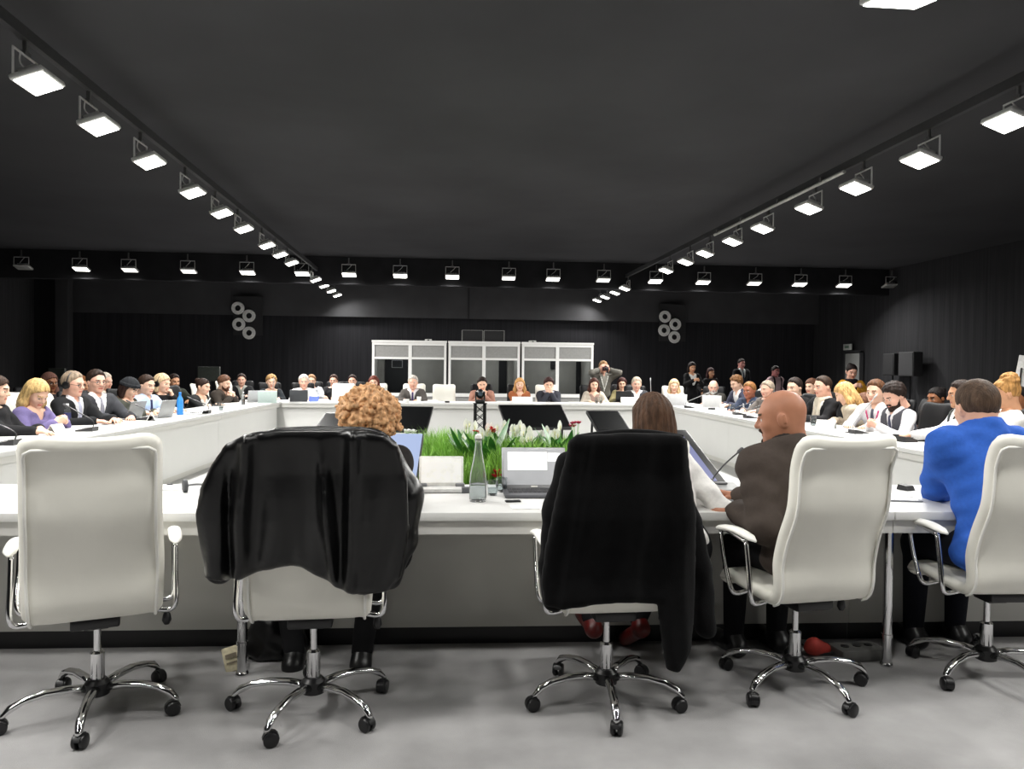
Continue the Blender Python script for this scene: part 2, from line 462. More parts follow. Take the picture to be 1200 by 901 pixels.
def arm_set(name, hd):
    """wrist, finger direction, back-of-hand direction, pole, hand pose - for R then L, seated/standing local frame; hd = head centre"""
    dn = Vector((.7, -.25, -.8)); dl = Vector((-.7, -.25, -.8)); up = (0, 0, 1)
    t = {
        'table': [((.15, .47, .79), (-.55, .85, -.06), up, dn, 'rest'), ((-.15, .47, .79), (.55, .85, -.06), up, dl, 'rest')],
        'type': [((.11, .46, .80), (-.12, 1, -.12), up, dn, 'curl'), ((-.11, .46, .80), (.12, 1, -.12), up, dl, 'curl')],
        'clasp': [((.075, .42, .82), (-.6, .5, .35), (.5, .75, .1), dn, 'curl'), ((-.075, .42, .82), (.6, .5, .35), (-.5, .75, .1), dl, 'curl')],
        'up': [((.06, hd.y + .17, hd.z - .26), (-.25, -.1, 1), (.3, 1, 0), dn, 'curl'), ((-.06, hd.y + .17, hd.z - .26), (.25, -.1, 1), (-.3, 1, 0), dl, 'curl')],
        'mouth': [((.035, hd.y + .14, hd.z - .185), (-.1, -.2, 1), (.2, 1, 0), dn, 'curl'), ((-.035, hd.y + .14, hd.z - .185), (.1, -.2, 1), (-.2, 1, 0), dl, 'curl')],
        'chin': [((.065, hd.y + .12, hd.z - .19), (-.35, -.12, 1), (.6, 1, 0), dn, 'curl'), ((-.16, .45, .79), (.8, .6, -.06), up, dl, 'rest')],
        'chinL': [((.16, .45, .79), (-.8, .6, -.06), up, dn, 'rest'), ((-.065, hd.y + .12, hd.z - .19), (.35, -.12, 1), (-.6, 1, 0), dl, 'curl')],
        'cross': [((-.08, .43, .80), (-1, .25, -.05), up, dn, 'rest'), ((.08, .37, .79), (1, .25, -.05), up, dl, 'rest')],
        'phone': [((.07, .30, 1.16), (-.45, .8, .35), (.9, .3, .2), dn, 'grip'), ((-.07, .30, 1.16), (.45, .8, .35), (-.9, .3, .2), dl, 'grip')],
        'camera': [((.10, hd.y + .10, hd.z - .06), (-.35, .25, .9), (.8, .6, 0), dn, 'curl'), ((-.10, hd.y + .10, hd.z - .06), (.35, .25, .9), (-.8, .6, 0), dl, 'curl')],
        'down': [((.27, .03, .84), (-.05, .1, -1), (1, .2, 0), Vector((.3, -1, 0)), 'rest'), ((-.27, .03, .84), (.05, .1, -1), (-1, .2, 0), Vector((-.3, -1, 0)), 'rest')],
        'reach': [((.20, .58, .79), (.0, 1, -.06), up, dn, 'rest'), ((-.12, .45, .79), (.8, .6, -.06), up, dl, 'rest')],
        'reachL': [((.12, .45, .79), (-.8, .6, -.06), up, dn, 'rest'), ((-.20, .60, .79), (.0, 1, -.06), up, dl, 'rest')],
    }
    return t[name]

SKIN = {'fair': 'e3b9a0', 'pink': 'dfae98', 'tan': 'c2906f', 'brown': '8a5a3c', 'dark': '5d3c2a'}
def person(label, group, head, rz, lean=12, roll=0, hyaw=0, hpitch=8, hroll=0, sit=True, sex='m', skin='fair', hair=('short', '3a2a1e'),
           top=('suit', '2a2a2d', 'e8e6e2', '5a5a60'), legs='24242a', arms='table', extras=(), h=.014, hs=1.03, girth=1.0, hands=None, shoe='17151a', hh=None, swide=1.0, feet=None, knee=None, seat=.55, nl=.178, shoe_off=.010, wv=1.0, skirt=0):
    wd = (1.0 if sex != 'f' else .88) * swide
    ln, rl = R(lean), R(roll)
    t = Vector((math.sin(rl), math.sin(ln) * math.cos(rl), math.cos(ln) * math.cos(rl)))
    ux = Vector((1, 0, 0)) - t * t.x; ux.normalize(); fv = t.cross(ux)
    tn = Vector((t.x * .4, math.sin(ln * .55), math.cos(ln * .55)))
    pz = seat if sit else .93
    if sit:
        s = (head.z - pz - nl * tn.z) / (.50 * t.z); s = min(max(s, .72), 1.2)
        k = 1.0
    else:
        k = head.z / 1.62; pz *= k; s = (head.z - pz - nl * tn.z * k) / (.50 * t.z)
    pel = Vector((0, 0, pz))
    NB = pel + t * .50 * s
    hd = NB + tn * nl
    rot = Matrix.Rotation(rz, 3, 'Z')
    root_w = head - rot @ hd; root_w.z = 0
    dzr = head.z - hd.z
    toL = lambda p: rot.inverted() @ (Vector(p) - root_w)
    sh = .185 * wd
    SR = pel + t * .435 * s + ux * sh; SL = pel + t * .435 * s - ux * sh
    T = [ell(pel + Vector((0, .0, .0)), (.165 * wd * girth, .115 * girth, .12), k=.06), ell(pel + t * .17 * s, (.145 * wd * girth, .112 * girth, .16), Matrix((ux, fv, t)).transposed(), k=.06),
         ell(pel + t * .335 * s + fv * .008, (.165 * wd * (.5 + .5 * girth), .112 * (.5 + .5 * girth), .165), Matrix((ux, fv, t)).transposed(), k=.06),
         cap(SL + ux * .03 - t * .005, SR - ux * .03 - t * .005, .060, k=.05), cap(NB - t * .01 - fv * .015, SL + ux * .05 + t * .02, .045, .045, k=.05), cap(NB - t * .01 - fv * .015, SR - ux * .05 + t * .02, .045, .045, k=.05)]
    if sex == 'f':
        for sx in (-1, 1): T.append(ell(pel + t * .30 * s + ux * .075 * sx + fv * .085, (.062, .055, .062), k=.05))
    headm = Matrix.Translation(hd) @ (Matrix.Rotation(R(hyaw), 4, 'Z') @ Matrix.Rotation(R(-hpitch), 4, 'X') @ Matrix.Rotation(R(hroll), 4, 'Y'))
    neck = [cap(NB - t * .03, headm @ Vector((0, -.03, -.07)), .060 if sex != 'f' else .052, .054 if sex != 'f' else .046, k=.05)]
    hands = hands or arm_set(arms, hd)
    Ab, Ag, HT = [], [], []
    for i, (W, fd, bk, pole, hp) in enumerate(hands):
        W = Vector(W) if not (isinstance(W, tuple) and len(W) == 2 and W[0] == 'w') else toL(W[1])
        if isinstance(fd, tuple) and fd and fd[0] == 'w': fd = rot.inverted() @ Vector(fd[1])
        S = (SR, SL)[i]
        l1, l2 = .285 * max(.92, k), .265 * max(.92, k)
        E_, W2 = ik(S, W, l1, l2, Vector(pole))
        Ab += [cap(S, E_, .046 * (.7 + .3 * girth) * wd, .038 * wd, k=.035), cap(E_, W2, .040 * wd, .026, k=.02)]
        Ag += [cap(S - (E_ - S) * .03, E_, .054 * wd * (.7 + .3 * girth), .047 * wd, k=.04), cap(E_, E_.lerp(W2, .93), .048 * wd, .038 * wd, k=.02)]
        fr = frame(fd, bk).to_4x4(); fr.translation = W2
        V, Q, _ = hand_tpl(hp, .0045 if h < .01 else .006)
        if i == 1: V = V * A((-1, 1, 1)); Q = Q[:, ::-1]
        HT.append((xf(V, fr), Q))
    hipw = .088 * wd
    Lg, Ft = [], []
    for j, sx in enumerate((1, -1)):
        if sit:
            hip = pel + Vector((sx * hipw, .02, -.02)); kn = Vector((sx * .12, .42, min(.54, seat - .02))); an = Vector((sx * .12, .44, .10))
            if knee and knee[j]: kn = toL(knee[j])
            if feet and feet[j]: an = toL(feet[j])
        else:
            hip = pel + Vector((sx * hipw, 0, -.04)); kn = Vector((sx * .10, .02, .50 * k)); an = Vector((sx * .11, -.01, .09))
        toe = Vector((an.x * 1.05, an.y + .15, .04)) if an.z < .2 else an + Vector((0, .14, -.03))
        hl = Vector((an.x, an.y - .04, an.z - .05))
        Lg += [cap(hip, kn, .088 * (.6 + .4 * girth), .060, k=.05), cap(kn, an, .056, .036, k=.04)]
        Ft += [cap(an, hl, .036, .034, k=.03), cap(hl, toe, .034, .034, k=.03)]
    allp = T + Ab + Lg + Ft + neck
    lo, hi = bounds(allp, .06)
    g = Grid(lo, hi, h)
    DT, DA, DL = field(T, g), field(Ab, g), field(Lg, g)
    DF = field(Ft, g); DN = field(neck, g)
    B = smin(smin(smin(DT, DA, .03), smin(DL, DF, .02), .04), DN, .04) + .004
    V, Q = nets(B, g); V, Q = biggest(V, Q)
    parts = [(V, Q, np.zeros(len(Q), int))]
    hv, hq, hf = head_tpl('b' if girth > 1.15 else sex, hh or (.0035 if h < .01 else .0055))
    kp = hv[:, 2] > -max(nl - .012, .105) / hs; fk = kp[hq].all(1); mp_ = np.cumsum(kp) - 1
    hv, hq, hf = hv[kp], mp_[hq[fk]], hf[fk]
    parts.append((xf(hv, headm, hs), hq, hf))
    for v, q in HT: parts.append((v, q, np.zeros(len(q), int)))
    off = 0; VV, QQ, FF = [], [], []
    for v, q, f in parts: VV.append(v); QQ.append(q + off); FF.append(f); off += len(v)
    sk = SKIN.get(skin, skin)
    lip = tuple(a * b for a, b in zip([int(sk[i:i + 2], 16) / 255 for i in (0, 2, 4)], (.86, .62, .60)))
    lipm = M('lips ' + sk, lip, .4, var=.05)
    body = np_obj('person', np.concatenate(VV), np.concatenate(QQ), [skinm(sk), hairm(hair[1] if hair else '4a3a2c'), M('eye white', 'd8d4cf', .2, var=.03), M('iris', '1c1512', .15, var=.1), lipm], np.concatenate(FF))
    tag(body, label, 'person', group)
    root = body; root.location = root_w; root.rotation_euler = (0, 0, rz)
    root.location.z = 0 if not sit else max(-.03, min(.06, dzr))
    # garments
    X, Y, Z = g.P()
    qx, qy, qz = X - pel.x, Y - pel.y, Z - pel.z
    w = qx * t.x + qy * t.y + qz * t.z; u = qx * ux.x + qy * ux.y + qz * ux.z; v = qx * fv.x + qy * fv.y + qz * fv.z
    Wn = .50 * s
    rr_ = np.sqrt(u * u + (v + .01) ** 2)
    cutn = lambda D_, T_: np.maximum(D_, np.minimum(w - T_, .125 - rr_))
    DAg = field(Ag, g)
    colr = field([cap(NB - t * .03 - fv * .008, NB + tn * .035 - fv * .005, .066 if sex != 'f' else .058, .060 if sex != 'f' else .053, k=.03)], g)
    def garment(D, name, mat):
        V, Q = nets(D, g)
        if len(V): 
            V, Q = biggest(V, Q)
            return np_obj(name, V, Q, mat, None, root)
    kind = top[0]; wave = .0035 * np.sin(w * 55 + u * 20) * np.sin(u * 31 + v * 17) + (wv - 1) * .004 * (np.sin(w * 38 + u * 34 + 2 * np.sin(v * 14)) * np.sin(u * 12 - w * 9 + 1) + .5 * np.sin(w * 80 - u * 30))
    TA_ = smin(DT, DAg, .04)
    tcut = w - (Wn + .028)
    if kind in ('suit', 'vest', 'shirt'):
        jc, sc_, tc_ = top[1], (top[2] if len(top) > 2 else top[1]), (top[3] if len(top) > 3 else None)
        shirtc = top[1] if kind == 'shirt' else sc_
        shirt = cutn(smin(DT if kind == 'suit' else TA_, colr, .02) - .010 - (wave if kind != 'suit' else 0), (Wn + .066 - .25 * np.clip(v + .03, 0, .2)))
        notch = np.maximum(np.maximum(np.abs(u) - .5 * (w - Wn + .035), -(w - Wn + .03)), -v)
        shirt = np.maximum(shirt, -notch)
        garment(np.maximum(shirt, -.06 - w), 'shirt', cloth(shirtc))
        if tc_:
            tw_ = .016 + .07 * np.clip((Wn - .02 - w), 0, .3)
            tie = np.maximum(np.maximum(np.maximum(shirt - .010, np.abs(u) - np.minimum(tw_, .038)), -v), np.maximum(w - Wn - .0, .10 - w))
            garment(tie, 'tie', cloth(tc_, .6))
        if kind == 'suit':
            bcol = field([cap(NB - t * .02 - fv * .03, NB + tn * .005 - fv * .03, .070, .066, k=.03)], g)
            J = cutn(smin(TA_, bcol, .03) - .021 - .006 * (wv - 1) - wave, (Wn + .052 - .45 * np.clip(v + .03, 0, .2)))
            if skirt: J = smin(J, np.maximum(field([ell(pel + Vector((0, -.005, -.035)), (.215 + skirt, .175, .105), k=.03)], g) - wave, -(qz + .118)), .06)
            wb = .20 * s
            vc = np.maximum(np.maximum(np.maximum(np.abs(u) - (.010 + .26 * (w - wb)), wb - w), -v + .0), v - .18)
            garment(np.maximum(J, -vc), 'jacket', cloth(jc))
        if kind == 'vest':
            J = cutn(TA_ - .022, Wn); wb = .22 * s
            arm_hole = np.minimum(np.abs(u - sh * 1.1), np.abs(u + sh * 1.1)) - .0
            vc = np.maximum(np.maximum(np.abs(u) - (.008 + .22 * (w - wb)), wb - w), -v)
            J = np.maximum(np.maximum(J, -vc), np.abs(u) - (sh * .86 + .25 * np.clip(.30 * s - w, 0, .3)))
            J = np.maximum(J, v - .17 - .35 * np.clip(.3 * s - w, 0, .3))
            garment(J, 'vest', cloth(jc))
    elif kind in ('sweater', 'blouse', 'open'):
        if kind == 'open':
            ins = np.maximum(DT - .010, w - (Wn - .005)); ins = np.maximum(ins, -np.maximum(np.maximum(np.abs(u) - .8 * (w - Wn + .06), -(w - Wn + .055)), -v))
            garment(np.maximum(ins, -.06 - w), 'blouse', cloth(top[2]))
        deep = {'sweater': .0, 'blouse': .06, 'open': .30}[kind]
        J = smin(TA_, colr, .03) if kind == 'sweater' else TA_
        J = cutn(J - .018 - wave * 1.4, (Wn + (.02 if kind == 'sweater' else .008)))
        if deep:
            vc = np.maximum(np.maximum(np.abs(u) - (.02 + (.55 if kind == 'blouse' else .28) * (w - Wn + deep)), -(w - Wn + deep)), np.maximum(-v, v - .18))
            J = np.maximum(J, -vc)
        garment(J, {'sweater': 'sweater', 'blouse': 'blouse', 'open': 'jacket'}[kind], cloth(top[1]))
    garment(smin(DL, np.maximum(DT, w - (.0 if kind == 'suit' else .06)), .05) - .012, 'trousers', cloth(legs))
    sm = M('shoe ' + shoe, shoe, .35, var=.2)
    for q_ in (0, 2):
        V, Q = nets(field(Ft[q_:q_ + 2], g) - shoe_off, g)
        if len(V): np_obj('shoe', V, Q, sm, None, root)
    # hair and things worn
    if hair and hair[0] != 'none':
        hv, hq = hair_tpl(hair[0], .0045 if h < .01 else .007)
        nm = {'beanie': 'beanie', 'scarf': 'headscarf'}.get(hair[0], 'hair')
        np_obj(nm, xf(hv, headm, hs), hq, hairm(hair[1]) if nm == 'hair' else cloth(hair[1]), None, root)
        if hair[0] == 'beanie' and len(hair) > 2:
            hv, hq = hair_tpl('bob', .007); keep = hv[:, 2] < .03; mp = np.cumsum(keep) - 1
            np_obj('hair', xf(hv[keep], headm, hs), mp[hq[keep[hq].all(1)]], hairm(hair[2]), None, root)
    for e in extras:
        if e == 'glasses':
            b = MB()
            for sx in (-1, 1):
                b.tube([(sx * .032 + .021 * math.cos(a), .097 - .004 * abs(math.cos(a)), -.003 + .016 * math.sin(a)) for a in np.linspace(0, 2 * PI, 13)[:-1]], .0022, 6, closed=True)
                b.tube([(sx * .053, .095, .0), (sx * .078, .05, .004), (sx * .084, -.01, .004)], .0020, 6)
            b.tube([(-.011, .098, -.001), (0, .104, .002), (.011, .098, -.001)], .0022, 6)
            o = b.build('glasses', M('black plastic', '141416', .35), root); o.matrix_local = headm @ Matrix.Scale(hs, 4)
        elif e == 'headphones':
            b = MB(); b.tube([(.098 * math.cos(a), -.005, .128 * math.sin(a) * (1 if a > 0 else 1)) for a in np.linspace(-.05, PI + .05, 17)], .007, 8)
            for sx in (-1, 1): b.lathe([(.012, -.014), (.036, -.012), (.038, .008), (.02, .014)], 14, TR((sx * .097, -.008, -.012), ry=sx * PI / 2))
            o = b.build('headphones', M('black plastic', '141416', .35), root); o.matrix_local = headm @ Matrix.Scale(hs, 4)
        elif e == 'moustache':
            b = MB(); b.tube([headm @ (Vector(q) * hs) for q in ((-.028, .086, -.058), (-.014, .097, -.049), (0, .101, -.046), (.014, .097, -.049), (.028, .086, -.058))], [.004, .006, .006, .006, .004], 8); b.ball(headm @ (Vector((0, .090, -.098)) * hs), (.014, .010, .016), 10, 6); b.build('moustache', hairm('3a2a22'), root, True)
        elif e == 'beard' or (isinstance(e, tuple) and e[0] == 'beard'):
            bv, bq = beard_tpl(); np_obj('beard', xf(bv, headm, hs), bq, hairm(e[1]), None, root)
        elif e[0] == 'lanyard':
            L_ = np.maximum(np.maximum(np.maximum(TA_ - (.034 if kind == 'suit' else .026), -(TA_ - .012)), np.abs(np.abs(u) - .28 * np.maximum(w - .14 * s, 0)) - .012), -v)
            L_ = np.maximum(L_, np.maximum(w - Wn + .01, .10 * s - w)); garment(L_, 'lanyard', cloth(e[1], .6))
        elif e[0] == 'scarf':
            P = [cap(NB + ux * .075 * math.cos(a) + fv * (.065 * math.sin(a) - .005) + tn * .01, NB + ux * .075 * math.cos(a + .6) + fv * (.065 * math.sin(a + .6) - .005) + tn * .01, .034, k=.02) for a in np.arange(0, 6.2, .6)]
            P += [cap(NB + fv * .07 + ux * .03, pel + t * .2 * s + fv * .15 + ux * .05, .036, .032), cap(NB + fv * .07 - ux * .03, pel + t * .25 * s + fv * .15 - ux * .04, .034, .03)]
            g2 = Grid(*bounds(P, .03), max(h, .009)); V, Q = nets(field(P, g2), g2); np_obj('scarf', V, Q, cloth(e[1]), None, root)
        elif e[0] == 'straps':
            for sx in (-1, 1):
                L_ = np.maximum(np.maximum(TA_ - .032, -(TA_ - .010)), np.abs(u - sx * .11 * wd) - .022); L_ = np.maximum(L_, .12 * s - w); garment(L_, 'strap', cloth(e[1]))
    return root
# ------------------------------------------------------------------ shared materials
WHITE = M('white laminate', 'd2d2d0', .42, var=.012, scale=3, spec=.4)
GREYL = M('grey panel laminate', 'c4c3bd', .5, var=.02, scale=3)
APRON = M('apron grey', 'c9c8c4', .45, var=.02, scale=4)
CHROME = M('chrome', 'd9d9da', .12, 1.0, var=.02, scale=8)
BLACKP = M('black plastic', '141416', .35, var=.1)
BLACKM = M('black metal', '17171a', .4, .6, var=.1)
LEATH = M('white leatherette', 'efede3', .42, var=.02, scale=6, bump=.22, bscale=6, spec=.45)
PIPE = M('white piping', 'efeee8', .4, var=.01)
CURT = M('black curtain', '353537', .92, var=.15, scale=3, stretch=(6, 6, .15), spec=.05)
CEIL = M('black ceiling cloth', '424244', .92, var=.10, scale=.5, spec=.05)
VALA = M('charcoal valance', '48484a', .9, var=.10, scale=1.2, spec=.05)
FLOORM = M('grey carpet', 'a9a8a8', .95, var=.2, scale=1.6, bump=.25, bscale=260, spec=.05, col2='868585', detail=6)

# ------------------------------------------------------------------ room
XL, XR, YB, YF, ZC = -13.5, 13.6, 27.0, -4.0, 4.57
def struct(name, mb, mat, smooth=None):
    o = mb.build(name, mat, None, smooth); o['kind'] = 'structure'; return o
b = MB(); b.add([(XL, YF, 0), (XR, YF, 0), (XR, YB, 0), (XL, YB, 0)], [(0, 1, 2, 3)]); struct('floor', b, FLOORM, False)
b = MB(); nx = 40
b.box(((XL + XR) / 2, (YF + YB) / 2, ZC + .05), (XR - XL + .4, YB - YF + .4, .1)); struct('ceiling', b, CEIL, False)
def curtain_wall(name, p0, p1, z0, z1, inward, mat, amp=.009, step=.05, wl=.34):
    p0, p1 = Vector(p0), Vector(p1); d = p1 - p0; L = d.length; u = d / L; n_ = Vector(inward)
    k = int(L / step); V = []; Fc = []
    for i in range(k + 1):
        s = L * i / k
        o = amp * (.55 * math.sin(s * 2 * PI / wl) + .45 * math.sin(s * 2 * PI / (wl * 1.73) + 1.3))
        for z in (z0, z1):
            p = p0 + u * s + n_ * (o * (1 if z == z0 else .6)); V.append((p.x, p.y, z))
    for i in range(k): Fc.append((2 * i, 2 * i + 2, 2 * i + 3, 2 * i + 1))
    o = mesh_obj(name, V, Fc, mat, None, True); o['kind'] = 'structure'; return o
curtain_wall('wall_back', (XL, YB, 0), (XR, YB, 0), 0, ZC, (0, -1, 0), M('black back curtain', '303033', .92, var=.15, scale=3, stretch=(6, 6, .15), spec=.05))
curtain_wall('wall_left', (XL, YF, 0), (XL, YB, 0), 0, ZC, (1, 0, 0), M('side curtain', '4a4a4c', .92, var=.12, scale=3, stretch=(6, 6, .15), spec=.05))
curtain_wall('wall_right', (XR, YF, 0), (XR, YB, 0), 0, ZC, (-1, 0, 0), CURT)
curtain_wall('wall_front', (XL, YF, 0), (XR, YF, 0), 0, ZC, (0, 1, 0), CURT, step=.12)
# grey band along the top of the back wall, dark posts at both of its ends
b = MB(); x0, x1 = at_y(86, 340, YB).x, at_y(962, 345, YB).x
b.box(((x0 + x1) / 2, YB - .30, 3.84), (x1 - x0, .05, 1.40)); struct('trim_1', b, VALA, False)
b = MB(); xs = at_y(549, 350, YB).x; b.box((xs, YB - .335, 3.84), (.06, .03, 1.40)); struct('trim_2', b, CURT, False)
for k, px in enumerate((75, 981)):
    b = MB(); p = at_y(px, 380, 26.3); b.box((p.x, 26.3, ZC / 2), (.42, .34, ZC), bev=.03); struct('trim_%d' % (k + 3), b, VALA if k == 0 else M('charcoal post', '2b2a2a', .8))
# the dark drop that carries the far lamp row
b = MB(); b.box((.6, 22.45, 4.17), (26.4, .30, .78)); struct('trim_5', b, M('black drop cloth', '2a2a2c', .92, var=.15, scale=2, spec=.05), False)
# rigging tubes of the two long rows and the near row
LX, RX = -3.42, 5.33; RIGM = M('rigging bar', '303032', .7, var=.1)
for k, x in enumerate((LX - .10, RX + .10)):
    b = MB(); b.box((x, (YF + YB) / 2 - .2, 4.19), (.06, YB - YF - 1, .10)); struct('trim_%d' % (6 + k), b, RIGM, False)
b = MB(); b.box((1.0, 4.74, 4.19), (12, .10, .10)); struct('trim_8', b, BLACKM, False)
# grey door in the side wall with its sign
DOORG = M('grey door paint', '8b8c8a', .6, var=.03)
b = MB(); b.box((XR - .14, 24.05, 1.02), (.06, .86, 2.04), bev=.008); d = b.build('door_1', DOORG); d['kind'] = 'structure'
b = MB(); b.box((XR - .12, 23.57, 1.05), (.10, .08, 2.12)); b.box((XR - .12, 24.53, 1.05), (.10, .08, 2.12)); b.box((XR - .12, 24.05, 2.10), (.10, 1.04, .08)); b.build('door_frame', M('dark door frame', '2a2a2c', .6), d)
b = MB(); b.tube([(XR - .2, 23.75, 1.0), (XR - .24, 23.75, 1.0), (XR - .24, 23.88, 1.0)], .011); b.build('door_handle', CHROME, d)
e = empty('exit_sign', (XR - .16, 24.35, 2.26), 0, 'small pale sign box above the grey door', 'sign')
b = MB(); b.box((0, 0, 0), (.06, .46, .2), bev=.01); b.build('sign_box', M('pale sign', 'b9bcb8', .5), e)
b = MB(); b.box((-.034, -.03, 0), (.006, .20, .07)); b.add([(-.037, .07, -.06), (-.037, .07, .06), (-.037, .14, 0)], [(0, 1, 2)]); b.build('arrow', M('sign green', '5d7a68', .5), e)
for k, (pa, pb_, yy0, yy1) in enumerate(((1040, 1053, 413, 440), (1058, 1076, 411, 441))):
    ra, rb = ray(pa, 425), ray(pb_, 425); xx = XR - .35
    Ya, Yb = xx * ra.y / ra.x, xx * rb.y / rb.x; zt = 1.4 + ray((pa + pb_) / 2, yy0).z * (Ya + Yb) / 2; zb = 1.4 + ray((pa + pb_) / 2, yy1).z * (Ya + Yb) / 2
    e = empty('loudspeaker', (xx, (Ya + Yb) / 2, 0), 0, ('narrow black loudspeaker on a stand just past the grey door', 'broad charcoal loudspeaker on a stand, second one past the grey door')[k], 'loudspeaker', 'loudspeakers along the side curtain')
    b = MB(); b.box((0, 0, (zt + zb) / 2), (.28, abs(Ya - Yb), zt - zb), bev=.015); b.build('cabinet', M('charcoal cabinet%d' % k, ('1b1b1d', '303032')[k], .7), e)
    b = MB(); b.box((-.145, 0, (zt + zb) / 2), (.012, abs(Ya - Yb) - .06, zt - zb - .06)); b.build('grille', M('speaker grille%d' % k, ('1e1e20', '343436')[k], .8, var=.3, scale=200), e)
    b = MB(); b.tube([(0, 0, .04), (0, 0, zb)], .02); b.lathe([(.16, 0), (.16, .02), (.03, .04)], 18); b.build('stand', BLACKM, e)

# ------------------------------------------------------------------ floodlights
LENS = M('lit lens', 'ffffff', .4, emit='fffdf4', estr=9)
LENSD = M('dim lens', 'ffffff', .4, emit='fffdf4', estr=1.6)
HOUS = M('white lamp housing', 'd5d5d3', .45, .2, var=.03)
def lamp_proto():
    e = empty('floodlight')
    b = MB(); b.box((0, 0, .035), (.40, .28, .05), bev=.012); b.box((0, 0, .075), (.30, .18, .03), bev=.008, taper=.8)
    for k in range(7): b.box((-.12 + .04 * k, 0, .098), (.008, .16, .03))
    b.build('housing', HOUS, e)
    b = MB(); b.box((0, 0, .006), (.36, .24, .012), bev=.006); b.build('lens', LENS, e)
    b = MB(); b.tube([(-.19, .10, .05), (-.19, .10, .27), (.19, .10, .27), (.19, .10, .05)], .011, 8); b.build('yoke', HOUS, e)
    b = MB(); b.tube(bez([(-.08, .10, .26), (-.03, .12, .19), (.06, .06, .12)], 5), .007, 6); b.build('cable', HOUS, e)
    b = MB(); b.box((0, .10, .285), (.09, .05, .03)); b.box((0, .10, .375), (.03, .03, .17)); b.build('mount_clamp', M('lamp clamp', '6a6a6a', .5, .5), e)
    return e
LP = lamp_proto()
ORD = 'first second third fourth fifth sixth seventh eighth ninth tenth eleventh twelfth thirteenth fourteenth fifteenth sixteenth seventeenth eighteenth nineteenth twentieth'.split()
lamp_light = bpy.data.lights.new('floodlight_beam', 'AREA'); lamp_light.shape = 'RECTANGLE'; lamp_light.size = .34; lamp_light.size_y = .22
LAMP_W = 80.0
lamp_light.energy = LAMP_W; lamp_light.color = (1, .985, .95); lamp_light.spread = R(150)
_ld = {1.0: lamp_light}
def ldata(f):
    if f not in _ld: _ld[f] = lamp_light.copy(); _ld[f].energy = LAMP_W * f
    return _ld[f]
first = [True]
def lamp(x, y, z, rz, tilt, label, group, on=True, dim=False, pw=1.0):
    e = LP if first[0] else dup_tree(LP); first[0] = False
    e.location = (x, y, z); e.rotation_euler = Euler((tilt, 0, rz))
    for c in e.children:
        if c.name.split('.')[0] in ('yoke', 'cable', 'mount_clamp'): c.matrix_local = Matrix.Translation((0, .08, .05)) @ Matrix.Rotation(-tilt, 4, 'X') @ Matrix.Translation((0, -.08, -.05))
    tag(e, label, 'floodlight', group)
    if dim or not on:
        for c in e.children:
            if c.name.startswith('lens'):
                c.data = c.data.copy(); c.data.materials[0] = LENSD if on else M('unlit lens', '8a8a88', .3)
    if on:
        l = bpy.data.objects.new('floodlight_beam', ldata(.35 if dim else pw)); COL.objects.link(l)
        l.matrix_world = Matrix.Translation((x, y, z)) @ Euler((tilt, 0, rz)).to_matrix().to_4x4() @ Matrix.Translation((0, 0, -.008))
    return e
ZL = 3.78
LY = [-2.2, -.9, .35, 1.6, 2.95, 4.3, 5.6, 6.93, 8.11, 9.45, 11.03, 12.45, 13.8, 15.6, 16.85, 18.13, 21.54, 23.07, 24.57, 25.98]
RY = [-2.2, -.9, .35, 1.6, 2.9, 4.2, 5.5, 6.87, 8.21, 9.55, 10.83, 12.45, 13.78, 15.25, 16.5, 17.97, 22.09, 23.36, 24.78, 26.05]
for k, y in enumerate(LY):
    n = k - 7
    lamp(LX, y, ZL, PI / 2, R(-20), ('floodlight in the row above the purple-topped person, %s from the picture edge' % ORD[n]) if n >= 0 else ('out-of-view floodlight, %s behind the row over the purple-topped person' % ORD[-n - 1]), 'floodlights above the purple-topped person', pw=(.4 if y > 22 else 1.0) if n >= 0 else (.45 if y > 2 else .2))
for k, y in enumerate(RY):
    n = k - 7
    lamp(RX, y, ZL, -PI / 2, R(-20), ('floodlight in the row above the blue-suited man, %s from the picture edge' % ORD[n]) if n >= 0 else ('out-of-view floodlight, %s behind the row over the blue-suited man' % ORD[-n - 1]), 'floodlights above the blue-suited man', pw=(.4 if y > 22 else 1.0) if n >= 0 else (.45 if y > 2 else .2))
FX = [(27, 318, 0, 0), (95, 319, 1, 0), (152, 320, 1, 1), (221, 322, 1, 1), (290, 324, 1, 0), (354, 326, 1, 0), (409, 328, 1, 0), (469, 329, 1, 0), (530, 331, 1, 0), (596, 332, 1, 1), (648, 333, 1, 0), (707, 333.5, 1, 1), (768, 335, 1, 0), (824, 335, 1, 0), (884, 336, 1, 1), (937, 337, 1, 0), (989, 338, 1, 0), (1043, 339, 0, 0)]
for k, (px, py, on, dim) in enumerate(FX):
    p = at_y(px, py, 22.0)
    lamp(p.x, 22.0, 4.0, PI, R(16), 'floodlight on the cross row over the booths, %s along%s' % (ORD[k], '' if on else ', unlit'), 'floodlights of the cross row over the booths', bool(on), bool(dim))
for k, x in enumerate((-2.7, -.85, 1.0, 2.92, 4.2)):
    lamp(x, 4.74, ZL, 0, R(12), 'floodlight of the cross row over the white chairs, %s' % ('cut by the top picture edge' if k == 3 else 'out of view, %s along' % ORD[k]), 'floodlights of the cross row above the white chairs', pw=.20)
for k, x in enumerate((-2.2, -.4, 1.4, 3.2, 5.0)):  # unseen row added to light the chairs and near floor from above
    lamp(x - .4, 1.9, ZL, 0, R(0), 'added out-of-view fill floodlight of a cross row above the camera, %s along' % ORD[k], 'added floodlights of the cross row above the camera', pw=.34)
b = MB(); b.box((1.0, 2.0, 4.19), (12, .10, .10)); struct('trim_9', b, BLACKM, False)  # bar for the added cross row
